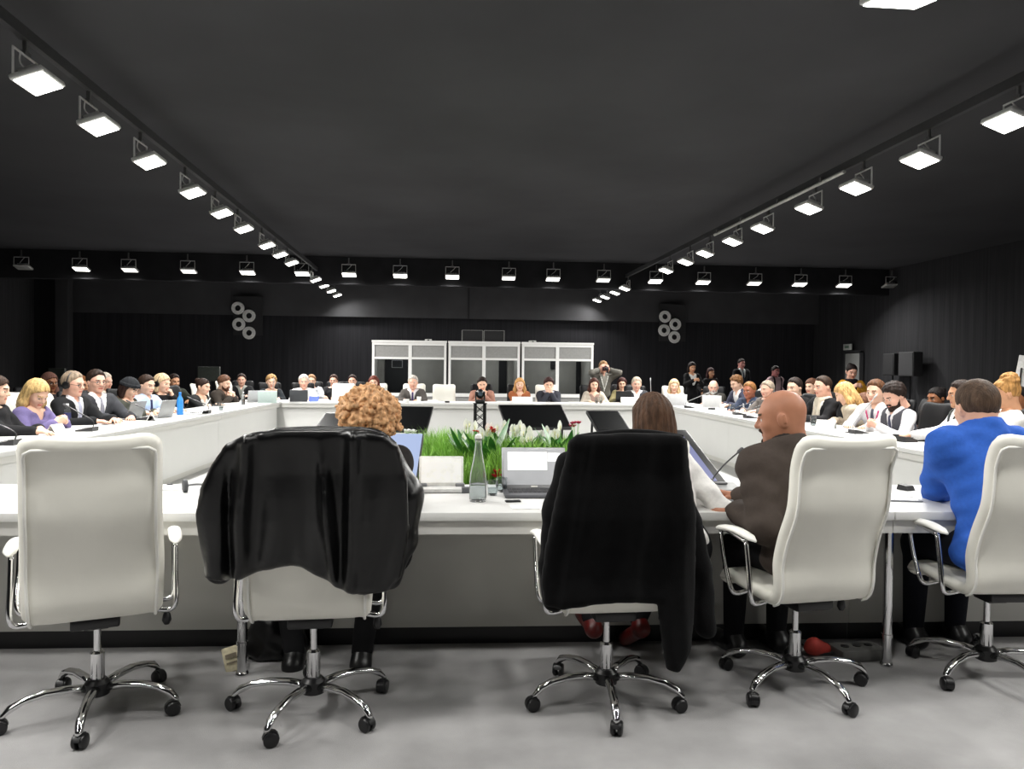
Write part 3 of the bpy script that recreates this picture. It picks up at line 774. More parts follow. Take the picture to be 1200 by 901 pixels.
e = empty('rigging_tube', (RX + .04, 12.5, 4.10), 0, 'bright metal pipe carrying lamps of the row above the blue-suited man', 'pipe')
b = MB(); b.tube([(0, -2.6, 0), (0, 2.3, 0)], .026, 10); b.build('pipe', M('bright pipe', 'c8c8c4', .35, .5), e)
b = MB()
for yy in (-2.0, -.6, .9, 2.1): b.box((0, yy, .035), (.07, .05, .06))
b.build('pipe_mount', M('lamp clamp', '6a6a6a', .5, .5), e)

# clusters of four white rings
for (pts, lab) in (([(279, 361), (292, 370), (280, 380), (292, 390)], 'cluster of four white rings on the back curtain above the white-shirted grey-haired man'), ([(779, 371), (791, 380), (778, 387), (790, 395)], 'cluster of four white rings on the back curtain above the blonde person')):
    Y = 26.4; P = [at_y(px, py, Y) for px, py in pts]
    c = sum(P, Vector()) / 4; e = empty('ring_ornament', c, 0, lab, 'ornament', 'ring clusters on the back curtain')
    b = MB(); b.box((.12, .06, .16), (.95, .05, 1.3)); b.build('mounting_board', M('dark board', '262628', .8), e)
    for p in P:
        q = p - c; b = MB(); T = TR(q, rx=PI / 2)
        pf = [(.095, .0), (.205, .0), (.215, .03), (.195, .055), (.15, .045), (.115, .06), (.095, .05), (.095, 0)]; b.rings([[(r_ * math.cos(2 * PI * i / 26), r_ * math.sin(2 * PI * i / 26), z) for i in range(26)] for r_, z in pf], False, False, T); b.build('ring', M('white ring enamel', 'e4e4e2', .4), e)

# ------------------------------------------------------------------ tables
def table(name_lab, x0, x1, y0, y1, panel, legs=(), apron_sides=()):
    """box table in the ring's own frame; panel = (axis, position)"""
    e = empty('conference_table', (0, 0, 0), TA, name_lab, 'table', 'white tables of the meeting ring')
    g_ = .004
    b = MB(); b.box(((x0 + x1) / 2, (y0 + y1) / 2, .73), (x1 - x0 - g_, y1 - y0 - g_, .04), bev=.004); b.build('tabletop', WHITE, e)
    b = MB()
    for s in apron_sides:
        if s == 'y0': b.box(((x0 + x1) / 2, y0 + .03, .6785), (x1 - x0 - g_, .02, .063))
        if s == 'y1': b.box(((x0 + x1) / 2, y1 - .05, .6785), (x1 - x0 - g_, .02, .063))
        if s == 'x0': b.box((x0 + .05, (y0 + y1) / 2, .6785), (.02, y1 - y0 - g_, .063))
        if s == 'x1': b.box((x1 - .05, (y0 + y1) / 2, .6785), (.02, y1 - y0 - g_, .063))
    if apron_sides: b.build('apron', APRON, e)
    ax, pos, mat = panel
    b = MB(); p_ = MB()
    if ax == 'y':
        b.box(((x0 + x1) / 2, pos, .375), (x1 - x0 - g_, .03, .57)); p_.box(((x0 + x1) / 2, pos + .01, .045), (x1 - x0 - g_, .02, .09))
    else:
        b.box((pos, (y0 + y1) / 2, .39), (.03, y1 - y0 - g_, .64)); p_.box((pos, (y0 + y1) / 2, .035), (.02, y1 - y0 - g_, .07))
    b.build('front_panel', mat, e); p_.build('plinth', BLACKP if mat is GREYL else GREYL, e)
    for (lx, ly) in legs:
        b = MB(); b.tube([(lx, ly, 0), (lx, ly, .71)], .022, 14); b.lathe([(.03, 0), (.03, .012), (.024, .02)], 14, None, (lx, ly, 0)); b.lathe([(.026, .14), (.026, .155)], 14, None, (lx, ly, 0)); b.build('leg', CHROME, e)
    return e
IFL = M('pale inner floor', 'a9a9a6', .6, var=.04, scale=2)
NY0, NY1, PY = 3.47, 4.32, 3.90
IX0, IX1, FY0, FY1 = -3.40, 3.86, 14.65, 15.50
OX0, OX1 = -4.22, 4.68
b = MB(); b.box(((IX0 + IX1) / 2, (4.34 + FY0) / 2, .004), (IX1 - IX0 + .16, FY0 - 4.34 + .16, .008)); o = struct('floor', b, IFL, False); o.rotation_euler.z = TA
j1, j2 = -.96, 2.03
table('white table top beside the empty chair, section up to the first chrome leg', OX0, j1, NY0, NY1, ('y', PY, GREYL), [(j1 - .03, NY0 + .06), (OX0 + .1, NY0 + .06)], ('y0',))
table('white table section where the curly-haired person and the bald man sit', j1, j2, NY0, NY1, ('y', PY, GREYL), [(j2 + .005, NY0 + .06)], ('y0',))
table('white table section in front of the blue-suited man', j2, OX1, NY0, NY1, ('y', PY, GREYL), [(OX1 - .1, NY0 + .06)], ('y0',))
ys = [NY1, 7.75, 11.2, FY0]
for k in range(3):
    table(('white table side under the purple-topped person', 'white table side holding the blue bottle', 'white table side under the bearded man at its corner')[k], OX0, IX0, ys[k], ys[k + 1], ('x', IX0 - .10, WHITE), [(OX0 + .06, ys[k] + .1)], ('x1',))
    table(('white table side in front of the grey-vested man', 'white table side under the person with the navy jacket and lanyard', 'white table side under the white-bearded man at its corner')[k], IX1, OX1, ys[k], ys[k + 1], ('x', IX1 + .10, WHITE), [(OX1 - .06, ys[k] + .1)], ('x0',))
xs = [OX0, -1.4, 1.6, OX1]
for k in range(3):
    table(('white far table section under the grey-haired person in a white shirt', 'white far table section in the middle, with the empty chair behind it', 'white far table section under the cream-jacketed woman')[k], xs[k], xs[k + 1], FY0, FY1, ('y', FY0 + .10, WHITE), [(xs[k] + .1, FY1 - .06)], ('y0',))

# ------------------------------------------------------------------ interpreter booths
BY = 19.75
BFR = M('white booth frame', 'f4f4f2', .4, var=.015)
BGR = M('grey booth fabric', '9a9a98', .85, var=.06, scale=20)
BIN = M('booth lining', '8f8c86', .85, var=.06, scale=4)
GLASS = M('booth glass', 'c9cfd0', .03, var=.01, trans=1.0, ior=1.02)
BDK = M('dark opening', '101012', .8)
for k, (pa, pm, pb_) in enumerate(((436, 480.5, 523), (525.5, 567, 609), (611.5, 653, 695))):
    xa, xm, xb = (at_y(p, 430, BY).x for p in (pa, pm, pb_))
    e = empty('interpreter_booth', ((xa + xb) / 2, BY, 0), 0, ('interpreter booth with white frame behind the grey-suited man and his empty neighbour chair', 'interpreter booth with white frame behind the person in the pinkish jacket', 'interpreter booth with white frame beside the standing photographer')[k], 'booth', 'interpreter booths along the back')
    c = (xa + xb) / 2; H = 2.06; D = 1.5
    A_, Mx, B_ = xa - c, xm - c, xb - c
    b = MB()
    for x, w in ((A_ + .03, .06), (Mx, .085), (B_ - .03, .06)): b.box((x, 0, H / 2), (w, .06, H))
    for z, h_ in ((H - .03, .085), (1.66, .055), (.73, .09), (.05, .10)):
        for (u0, u1) in ((A_ + .06, Mx - .043), (Mx + .043, B_ - .06)): b.box(((u0 + u1) / 2, 0, z), (u1 - u0, .05, h_))
    b.box((c - c, 0, H + .025), (B_ - A_ + .02, .09, .05))
    b.build('frame', BFR, e, False)
    for (u0, u1) in ((A_ + .06, Mx - .043), (Mx + .043, B_ - .06)):
        b = MB(); b.box(((u0 + u1) / 2, .01, 1.853), (u1 - u0, .02, .33)); b.build('upper_panel', BGR, e)
        b = MB(); b.box(((u0 + u1) / 2, .0, 1.204), (u1 - u0, .008, .858)); b.build('window_pane', GLASS, e)
        b = MB(); b.box(((u0 + u1) / 2, .01, .39), (u1 - u0, .02, .59)); b.build('lower_panel', BGR, e)
    b = MB()
    for x in (A_ + .015, B_ - .015):
        b = MB(); b.box((x, D / 2 + .03, H / 2), (.03, D, H - .02)); b.build('side_wall', BIN, e)
    b = MB(); b.box((0, D + .03, H / 2), (B_ - A_ - .06, .03, H - .02)); b.build('back_wall', BIN, e)
    b = MB(); b.box((0, D / 2 + .03, H - .0), (B_ - A_, D, .02)); b.build('roof', M('booth roof', '4a4a4a', .8), e)
    b = MB(); b.box((0, .6, H - .025), (.9, .10, .03)); b.build('added_lamp', M('added lamp glow', 'ffffff', .4, emit='fff6e8', estr=2.2), e)  # glowing strip and area light added to brighten the booth windows from inside
    l = bpy.data.lights.new('booth_fill', 'AREA'); l.shape = 'RECTANGLE'; l.size = .9; l.size_y = .1; l.energy = 20; lo = bpy.data.objects.new('booth_fill', l); COL.objects.link(lo); lo.location = (c, BY + .6, H - .045)
    b = MB(); b.box((0, .35, .74), (B_ - A_ - .08, .55, .03)); b.build('desk', BFR, e)
    dk = {0: [(A_ + .22, Mx - .04, .05, 1.64)], 1: [(Mx + .5, Mx + .72, .05, 1.64)], 2: [(Mx + .04, Mx + .28, 1.42, 1.64), (B_ - .18, B_ - .05, .05, 1.64)]}[k]
    for (u0, u1, z0, z1) in dk:
        b = MB(); b.box(((u0 + u1) / 2, D - .0, (z0 + z1) / 2), (u1 - u0, .03, z1 - z0)); b.build('doorway', BDK, e)
    if k == 0:
        b = MB(); xq = A_ + .55
        for (dx, dz, w, h_) in ((0, .10, .30, .02), (0, -.10, .30, .02), (-.14, 0, .02, .22), (.14, 0, .02, .22)): b.box((xq + dx, D - .04, 1.52 + dz), (w, .02, h_))
        b.build('wall_frame', M('dull frame', '8a8a88', .5), e, False)
for k, (pa, pb_) in enumerate(((541, 565.5), (566.5, 590.5))):
    xa, xb = at_y(pa, 395, BY + .6).x, at_y(pb_, 395, BY + .6).x
    e = empty('equipment_case', ((xa + xb) / 2, BY + .6, 2.09), 0, 'black pale-edged equipment case on the booth roof, the one %s the standing photographer' % ('farther from' if k == 0 else 'closer to'), 'case', 'equipment cases on the booth roof')
    w = xb - xa; b = MB(); b.box((0, 0, .17), (w - .03, .40, .32)); b.build('shell', M('case black', '1a1a1c', .6), e, False)
    b = MB()
    for x in (-w / 2 + .01, w / 2 - .01):
        for y in (-.2, .2): b.box((x, y, .165), (.015, .015, .33))
    for y in (-.2, .2): b.box((0, y, .325), (w, .012, .010))
    b.build('edging', M('case edging', 'a0a09e', .4, .6), e, False)
for k, px in enumerate((502, 624)):
    p = at_y(px, 400, BY + .3)
    e = empty('booth_fan', (p.x, BY + .3, 2.075), 0, 'small pale fan box on the booth roof %s' % ('above the grey-suited man' if k == 0 else 'above the man covering his mouth'), 'fan', 'fan boxes on the booth roofs')
    b = MB(); b.box((0, 0, .045), (.18, .2, .08), bev=.01); b.build('fan_box', M('pale box', 'b8b8b4', .5), e)
    b = MB(); b.lathe([(.03, 0), (.03, .012)], 14, TR((0, -.10, .045), rx=PI / 2)); b.build('vent', BLACKP, e)

# ------------------------------------------------------------------ chairs
def chair_shell(ns=44, nu=22):
    prof = bez([(.262, .400), (.262, .440), (.215, .458), (.05, .452), (-.11, .446), (-.175, .460), (-.208, .51), (-.222, .60), (-.254, .72), (-.304, .84), (-.318, .93), (-.326, 1.02), (-.352, 1.09), (-.380, 1.135)], 8)
    L = [0]
    for i in range(1, len(prof)): L.append(L[-1] + (prof[i] - prof[i - 1]).length)
    T = L[-1]; L = np.array(L)
    Y = lambda s: float(np.interp(s, L, [p.x for p in prof])); Z = lambda s: float(np.interp(s, L, [p.y for p in prof]))
    ss = np.concatenate([[0, .004, .012, .024, .04], np.linspace(.06, T - .06, ns), [T - .04, T - .024, T - .012, T - .004, T]])
    rings = []; welt = []
    for s in ss:
        e = .003; y, z = Y(s), Z(s); ty, tz = Y(min(s + e, T)) - Y(max(s - e, 0)), Z(min(s + e, T)) - Z(max(s - e, 0)); l = math.hypot(ty, tz); ty /= l; tz /= l
        ny, nz = tz, -ty          # faces the sitter? flipped below
        if nz < 0 or (abs(nz) < .5 and ny < 0): ny, nz = -ny, -nz
        f = s / T; W = .234 + .008 * math.exp(-((f - .55) / .12) ** 2)
        ed = min(s, T - s); rc = .06
        if ed < rc: W = W - rc + math.sqrt(max(rc * rc - (rc - ed) ** 2, 0))
        th = .027 * min(1, .35 + ed / .03)
        back = max(0, min(1, (f - .42) / .12))
        ring = []; us = np.concatenate([np.linspace(-1, 1, nu), np.linspace(1, -1, nu)[1:-1]])
        for i, u in enumerate(us):
            front = i < nu; a = abs(u)
            rd = math.sqrt(max(1 - a ** 7, 0)); wob = 1 + .45 * math.exp(-((a - .92) / .05) ** 2) * (1 if not front else .6)
            o = (th if front else -th * .95) * rd * wob + .030 * back * a * a
            ring.append((u * W, y + ny * o, z + nz * o))
        rings.append(ring)
        if f > .37 and s < T - .035: welt.append((W * .895, y - ny * (th * 1.06) + ny * .030 * back * .75, z - nz * (th * 1.06)))
    return rings, welt
def build_chair(full=True):
    e = empty('office_chair'); 
    rings, welt = chair_shell(44 if full else 18, 22 if full else 10)
    b = MB(); b.rings(rings); b.build('seat_and_backrest', LEATH, e, True)
    if full:
        b = MB(); w = [Vector((-x, y, z)) for x, y, z in welt] ; tp = welt[-1]
        path = w + [Vector((-tp[0] * .9, tp[1] - .006, tp[2] + .012))] + [Vector((tp[0] * .9, tp[1] - .006, tp[2] + .012))] + [Vector(p) for p in reversed(welt)]
        b.tube(path, .006, 8); b.build('piping', PIPE, e, True)
    for sx in (-1, 1):
        x = sx * .285
        b = MB(); pts = bez([(sx * .20, -.10, .425), (sx * .262, -.10, .415), (x, -.105, .45), (x, -.085, .56), (x, -.06, .672)], 5)
        b.tube(pts, .0105, 10 if full else 6)
        b.tube(bez([(sx * .20, .06, .425), (sx * .262, .06, .415), (x, .07, .45), (x, .125, .56), (x, .16, .676)], 5), .0105, 10 if full else 6)
        if full: b.tube(bez([(x, .16, .676), (x, .10, .688), (x, -.06, .672)], 5), .0095, 8)
        a = b.build('armrest_frame', CHROME, e, True)
        b = MB(); rr = []
        for k in range(9):
            t_ = k / 8; y = -.135 + .34 * t_; z = .690 + .022 * math.sin(PI * t_) - .012 * t_; w_ = .026 * math.sqrt(max(.05, 1 - (2 * t_ - 1) ** 6)); h_ = .015 * math.sqrt(max(.1, 1 - (2 * t_ - 1) ** 6))
            rr.append([(x + w_ * math.cos(q), y, z + h_ * math.sin(q)) for q in np.linspace(0, 2 * PI, 13)[:-1]])
        b.rings(rr); b.build('arm_pad', PIPE, a, True)
    if full:
        b = MB(); b.box((0, -.02, .405), (.17, .26, .045), bev=.008); b.box((0, -.02, .375), (.09, .11, .035), bev=.006); b.build('mechanism', BLACKP, e)
        b = MB(); b.tube([(.09, .02, .395), (.24, .03, .385), (.255, .03, .375)], .006, 8); b.lathe([(.004, 0), (.015, -.02), (.019, -.045), (.010, -.062)], 12, None, (.255, .03, .378)); b.build('tilt_lever', BLACKP, e)
        b = MB(); b.lathe([(.014, .24), (.014, .37)], 16); b.build('gas_piston', CHROME, e)
        b = MB(); b.lathe([(.025, .12), (.027, .13), (.027, .245), (.020, .252)], 18); b.build('column', CHROME, e)
        b = MB(); b.lathe([(.030, .07), (.046, .078), (.048, .125), (.034, .14)], 20); b.build('hub', BLACKP, e)
    else:
        b = MB(); b.lathe([(.03, .07), (.028, .25), (.014, .26), (.014, .40)], 8); b.build('column', CHROME, e)
        b = MB()
        for k in range(5):
            a = 2 * PI * k / 5; b.tube([(.03 * math.cos(a), .03 * math.sin(a), .11), (.2 * math.cos(a), .2 * math.sin(a), .115), (.31 * math.cos(a), .31 * math.sin(a), .075)], .016, 6); b.ball((.31 * math.cos(a), .31 * math.sin(a), .031), .03, 6, 4)
        b.build('star_base', CHROME, e, True)
    return e
def star(parent, a0):
    for k in range(5):
        a = a0 + 2 * PI * k / 5; ca, sa = math.cos(a), math.sin(a); T = TR((0, 0, 0), rz=a)
        b = MB(); rr = []
        for (r_, z, w, h_) in ((.035, .105, .020, .017), (.10, .118, .019, .015), (.18, .120, .018, .014), (.25, .108, .017, .013), (.295, .088, .016, .013), (.318, .066, .014, .012), (.322, .056, .012, .010)):
            dz = {.318: .9, .322: 1}.get(r_, .0)
            rr.append([(r_ + dz * h_ * math.sin(q) + (h_ * .6 * math.sin(q) if r_ == .295 else 0), w * math.cos(q), z + (1 - dz) * h_ * math.sin(q)) for q in np.linspace(0, 2 * PI, 13)[:-1]])
        b.rings(rr, True, True, T); leg = b.build('base_leg', CHROME, parent, True)
        b = MB(); sw = a0 * 3 + k * 2.1; Tc = TR((.318 * ca, .318 * sa, 0), rz=sw)
        for s in (-1, 1): b.lathe([(.008, -.009), (.024, -.009), (.028, -.005), (.028, .006), (.022, .010)], 18, Tc @ TR((.012, s * .014, .028), rx=PI / 2))
        hood = []
        for q in np.linspace(-.5, PI * .95, 8): hood.append([(.012 + .031 * math.cos(q), y, .029 + .031 * math.sin(q)) for y in (-.012, .012)] + [(.012 + .024 * math.cos(q), y, .029 + .024 * math.sin(q)) for y in (.012, -.012)])
        b.rings(hood, True, True, Tc); b.lathe([(.008, .045), (.008, .066)], 8, Tc); b.build('caster', BLACKP, leg)
CH = []
def fg_chair(x, y, phi, a0, label):
    e = build_chair(True); star_e = star(e, R(a0) - R(phi)); e.location = (x, y, 0); e.rotation_euler = (0, 0, R(phi)); tag(e, label, 'chair', 'white office chairs at the near table'); CH.append(e); return e
BGC = build_chair(False); bgc_used = [False]
blk = {}
def bg_chair(x, y, rz, label, black=False, dz=0):
    c = BGC if not bgc_used[0] else dup_tree(BGC); bgc_used[0] = True
    c.location = (x, y, dz); c.rotation_euler = (0, 0, rz); c.scale = (1, 1, .94); tag(c, label, 'chair', 'office chairs around the ring')
    for q in c.children_recursive:
        st = q.name.split('.')[0]
        if st in ('seat_and_backrest', 'arm_pad'):
            if st not in blk: k_ = q.data.copy(); k_.materials[0] = M('black leatherette', '101012', .55, var=.1, scale=6, spec=.2); blk[st] = (q.data, k_)
            q.data = blk[st][1 if black else 0]
    return c
# ------------------------------------------------------------------ near chairs
fg_chair(-1.365, 3.21, 20, -78, 'empty white office chair with bare backrest, standing apart at the table end')
fg_chair(-.505, 3.17, 3, -112, 'white office chair hung with the glossy black leather jacket')
fg_chair(.71, 3.18, 2, -95, 'white office chair hidden under the long matt black coat')
fg_chair(1.585, 3.27, 8, -147, 'white office chair of the bald man in the brown jacket')
fg_chair(2.54, 3.33, -2, -155, 'white office chair of the man in the bright blue suit')

# ------------------------------------------------------------------ garments hung on chairs
def poly_sd(px, pz, X, Z):
    """signed distance to a polygon on 2-D arrays"""
    n = len(px); d = np.full(X.shape, 1e9); s = np.ones(X.shape)
    for i in range(n):
        j = i - 1
        ex, ez = px[j] - px[i], pz[j] - pz[i]; wx, wz = X - px[i], Z - pz[i]
        t = np.clip((wx * ex + wz * ez) / (ex * ex + ez * ez), 0, 1)
        d = np.minimum(d, (wx - ex * t) ** 2 + (wz - ez * t) ** 2)
        c1 = Z >= pz[i]; c2 = Z < pz[j]; c3 = ex * wz > ez * wx
        s = np.where((c1 & c2 & c3) | (~c1 & ~c2 & ~c3), -s, s)
    return s * np.sqrt(d)
BACK_Z = [.30, .45, .60, .72, .84, .93, 1.02, 1.09, 1.18]; BACK_Y = [-.225, -.225, -.235, -.262, -.308, -.322, -.330, -.352, -.385]
def drape(chair, pts, Yp, folds, rear=.052, h=.0085, name='x', mat=None, parent=None, seed=1, edge=.045, front=.03):
    cx, cy = chair.location.x, chair.location.y
    W = [at_y(px, py, Yp) for px, py in pts]
    px = [p.x - cx for p in W]; pz = [p.z for p in W]
    g = Grid((min(px) - .08, -.62, max(min(pz) - .05, .012)), (max(px) + .08, -.08, max(pz) + .06), h)
    X, Y, Z = g.P(); X2, Z2 = np.meshgrid(g.x, g.z, indexing='ij')
    P2 = poly_sd(px, pz, X2, Z2)
    yc = np.interp(g.z, BACK_Z, BACK_Y)[None, :]
    f = folds(X2, Z2)
    rear_y = yc - rear - f; front_y = yc + front
    d_in = np.clip(-P2, 0, edge) / edge; rnd = np.sqrt(np.clip(1 - (1 - d_in) ** 2, 0, 1))
    mid = (rear_y + front_y) / 2
    lo = mid + (rear_y - mid) * rnd; hi = mid + (front_y - mid) * rnd
    D = np.maximum(np.maximum(lo[:, None, :] - Y, Y - hi[:, None, :]), P2[:, None, :] * np.ones_like(Y)).astype(np.float32)
    V, Q = nets(D, g); V, Q = biggest(V, Q)
    # relax once for soft cloth
    for _ in range(2):
        acc = np.zeros_like(V); cnt = np.zeros(len(V))
        for a, b_ in ((0, 1), (1, 2), (2, 3), (3, 0)):
            np.add.at(acc, Q[:, a], V[Q[:, b_]]); np.add.at(acc, Q[:, b_], V[Q[:, a]]); np.add.at(cnt, Q[:, a], 1); np.add.at(cnt, Q[:, b_], 1)
        V = V * .5 + .5 * acc / cnt[:, None]
    return np_obj(name, V, Q, mat, None, parent)
def ridge(x, c, w): return np.exp(-((x - c) / w) ** 2)
LJ = M('black leather', '09090a', .30, var=.2, scale=9, bump=.10, bscale=45, spec=.42)
ch2, ch3 = CH[1], CH[2]
j = empty('leather_jacket', (ch2.location.x, ch2.location.y, 0), 0, 'glossy black leather jacket hung over a white chair back', 'jacket')
jb = [(296, 505), (330, 500), (385, 499), (430, 501), (455, 506), (468, 520), (478, 560), (480, 620), (470, 680), (452, 700), (425, 704), (395, 694), (370, 680), (350, 668), (330, 668), (300, 674), (278, 684), (258, 686), (234, 682), (231, 640), (231, 600), (238, 568), (252, 543), (270, 518)]
def f_leather(X, Z):
    s = .016 * np.sin(X * 38 + 2.2 * np.sin(Z * 5)) * np.clip((1.16 - Z) * 3, 0, 1)
    s += .05 * ridge(X - .06 * (1.1 - Z), .09, .020) * np.clip((1.16 - Z) * 4, 0, 1) + .045 * ridge(X + .05 * (1.1 - Z), .20, .026) + .045 * ridge(X + .10 * (1.1 - Z), -.17, .026) - .05 * ridge(X + .06 * (1.1 - Z), -.235, .016) * np.clip((1.1 - Z) * 5, 0, 1) + .02 * ridge(X + .03 * (1.1 - Z), -.31, .03)
    s += .014 * ridge(X - .02 * Z, -.02, .02) * np.clip((1.0 - Z) * 3, 0, 1)
    return s
drape(ch2, jb, 2.86, f_leather, .05, name='jacket_back', mat=LJ, parent=j)
def sleeve(parent, chair, pts, Yp, radii, name, mat, dy=0, wr=.006):
    P = []
    W = [at_y(px, py, Yp + (dd[0] if dd else 0)) - Vector((chair.location.x, chair.location.y, 0)) for px, py, *dd in pts]
    for i in range(len(W) - 1): P.append(cap(W[i], W[i + 1], radii[i], radii[i + 1], k=.03))
    g = Grid(*bounds(P, .03), .0085); D = field(P, g); X, Y, Z = g.P()
    D = D + wr * np.sin(Z * 34 + X * 46) + wr * .7 * np.sin(X * 70 - Z * 12)
    V, Q = nets(D, g); V, Q = biggest(V, Q); return np_obj(name, V, Q, mat, None, parent)
sleeve(j, ch2, [(280, 535), (262, 580), (258, 625), (258, 668)], 2.98, [.045, .060, .058, .052], 'sleeve', LJ, wr=.001)
sleeve(j, ch2, [(452, 528), (476, 580), (470, 630), (455, 676)], 2.98, [.050, .066, .062, .050], 'sleeve', LJ, wr=.002)
b = MB(); pp = [at_y(px, py, Yq) - Vector((ch2.location.x, ch2.location.y, 0)) for px, py, Yq in ((322, 506, 2.93), (360, 504, 2.96), (400, 504, 2.97), (440, 507, 2.95), (462, 522, 2.94))]
b.tube(bez(pp, 6), .015, 10); b.build('collar', LJ, j, True)
CT = M('matt black wool', '0b0b0c', .95, var=.2, scale=30, bump=.2, bscale=240, spec=.12, sheen=.04)
c = empty('coat', (ch3.location.x, ch3.location.y, 0), 0, 'long matt black coat hanging over a chair back almost to the floor', 'coat')
cb = [(662, 516), (672, 507), (730, 505), (788, 506), (799, 513), (803, 535), (808, 562), (815, 600), (821, 650), (823, 690), (822, 730), (818, 770), (803, 798), (788, 794), (783, 765), (780, 735), (777, 716), (740, 713), (700, 717), (662, 722), (641, 718), (637, 690), (640, 650), (647, 600), (655, 560), (661, 535)]
def f_coat(X, Z):
    s = .008 * np.sin(X * 34 + 1.2 * np.sin(Z * 4)) * np.clip((1.15 - Z) * 2, 0, 1)
    s += .014 * ridge(X + .10 * (1.1 - Z), -.17, .02) + .012 * ridge(X - .10 * (1.1 - Z), .18, .025) + .010 * ridge(X - .03 * Z, .02, .03)
    return s
drape(ch3, cb, 2.86, f_coat, .05, name='coat_back', mat=CT, parent=c)
sleeve(c, ch3, [(796, 562), (808, 610), (820, 665), (826, 735)], 3.02, [.03, .042, .048, .045], 'sleeve', CT, wr=.003)
sleeve(c, ch3, [(664, 540), (650, 600), (646, 660), (648, 705)], 3.0, [.04, .048, .048, .04], 'sleeve', CT, wr=.003)
b = MB(); pp = [at_y(px, py, Yq) - Vector((ch3.location.x, ch3.location.y, 0)) for px, py, Yq in ((676, 514, 2.91), (720, 508, 2.93), (760, 508, 2.93), (800, 514, 2.91))]
b.tube(bez(pp, 6), .016, 10); b.build('collar', CT, c, True)

# ------------------------------------------------------------------ near people
def W_(px, py, Y): return ('w', at_y(px, py, Y))
up = (0, 0, 1)
person('person with a mop of curly ginger hair seen from behind, beyond the leather jacket', 'people at the near table', at_y(433, 490, 3.74), R(-2), lean=37, roll=-7, swide=.86, sex='f', skin='pink', hair=('curly', 'c69a70'), top=('sweater', '1d1a1a'), legs='141416', h=.008, hpitch=12, hs=1.13, seat=.61,
       hands=[(W_(460, 560, 3.96), ('w', (.3, .8, .5)), (.6, -.4, .4), Vector((.15, -.8, -.25)), 'curl'), (W_(400, 571, 4.02), (.3, 1, -.1), up, Vector((-.8, -.4, -.3)), 'rest')],
       feet=[at_y(424, 764, 3.62), at_y(345, 764, 3.66)], knee=[at_y(440, 650, 3.76), at_y(330, 650, 3.76)], shoe='0e0e10')
person('person with straight brown hair and white blouse seen from behind, beyond the black coat', 'people at the near table', at_y(764, 492, 3.72), R(8), lean=35, roll=0, swide=.78, sex='f', skin='pink', hair=('sleek', '4a3527'), top=('blouse', 'e9e7e4'), legs='161619', h=.008, hpitch=10, hs=1.06, seat=.61,
       hands=[(W_(812, 574, 3.76), (-.6, .8, -.05), up, Vector((.25, -1, -.4)), 'rest'), (W_(705, 580, 3.85), (.5, .8, -.05), up, Vector((-.8, -.5, -.3)), 'rest')],
       feet=[at_y(748, 722, 3.66), at_y(693, 722, 3.66)], knee=[at_y(775, 655, 3.86), at_y(705, 655, 3.86)], shoe='5a1412', shoe_off=.003)
person('bald man in a brown suit jacket turned in profile, sitting sideways at the table', 'people at the near table', at_y(916, 489, 3.42), R(9), lean=19, roll=-5, skin='a9745a', hair=None, top=('suit', '3f3732', '2a2624', None), legs='131316', girth=1.13, swide=.98, h=.0075, hh=.0035, hyaw=49, hpitch=9, hs=1.05, nl=.15, seat=.61, wv=1.6, skirt=.02, extras=('moustache',),
       hands=[(W_(866, 583, 3.74), ('w', (-.75, .5, .12)), (.25, .2, .9), Vector((.4, -.5, -.8)), 'curl'), (W_(864, 599, 3.46), ('w', (-.85, .25, -.05)), (0, .1, 1), Vector((-.12, -.7, -.8)), 'rest')], shoe='121214')
person('man in a bright blue suit with short brown hair, back to us', 'people at the near table', at_y(1144, 478, 3.47), R(4), lean=18, skin='dba98e', hair=('crop', '4a3a2e'), top=('suit', '2f5cb4', 'dfe3ea', None), legs='12131b', girth=1.08, swide=1.06, h=.0075, hh=.0035, hyaw=-10, hpitch=14, hs=1.07, nl=.118, seat=.61, wv=1.9, skirt=.03,
       hands=[((.24, .42, .80), (-.6, .8, -.05), up, Vector((.8, -.3, -.6)), 'rest'), (W_(1096, 586, 3.84), (.5, .85, -.05), up, Vector((-.45, -.3, -1)), 'rest')], shoe='121214')

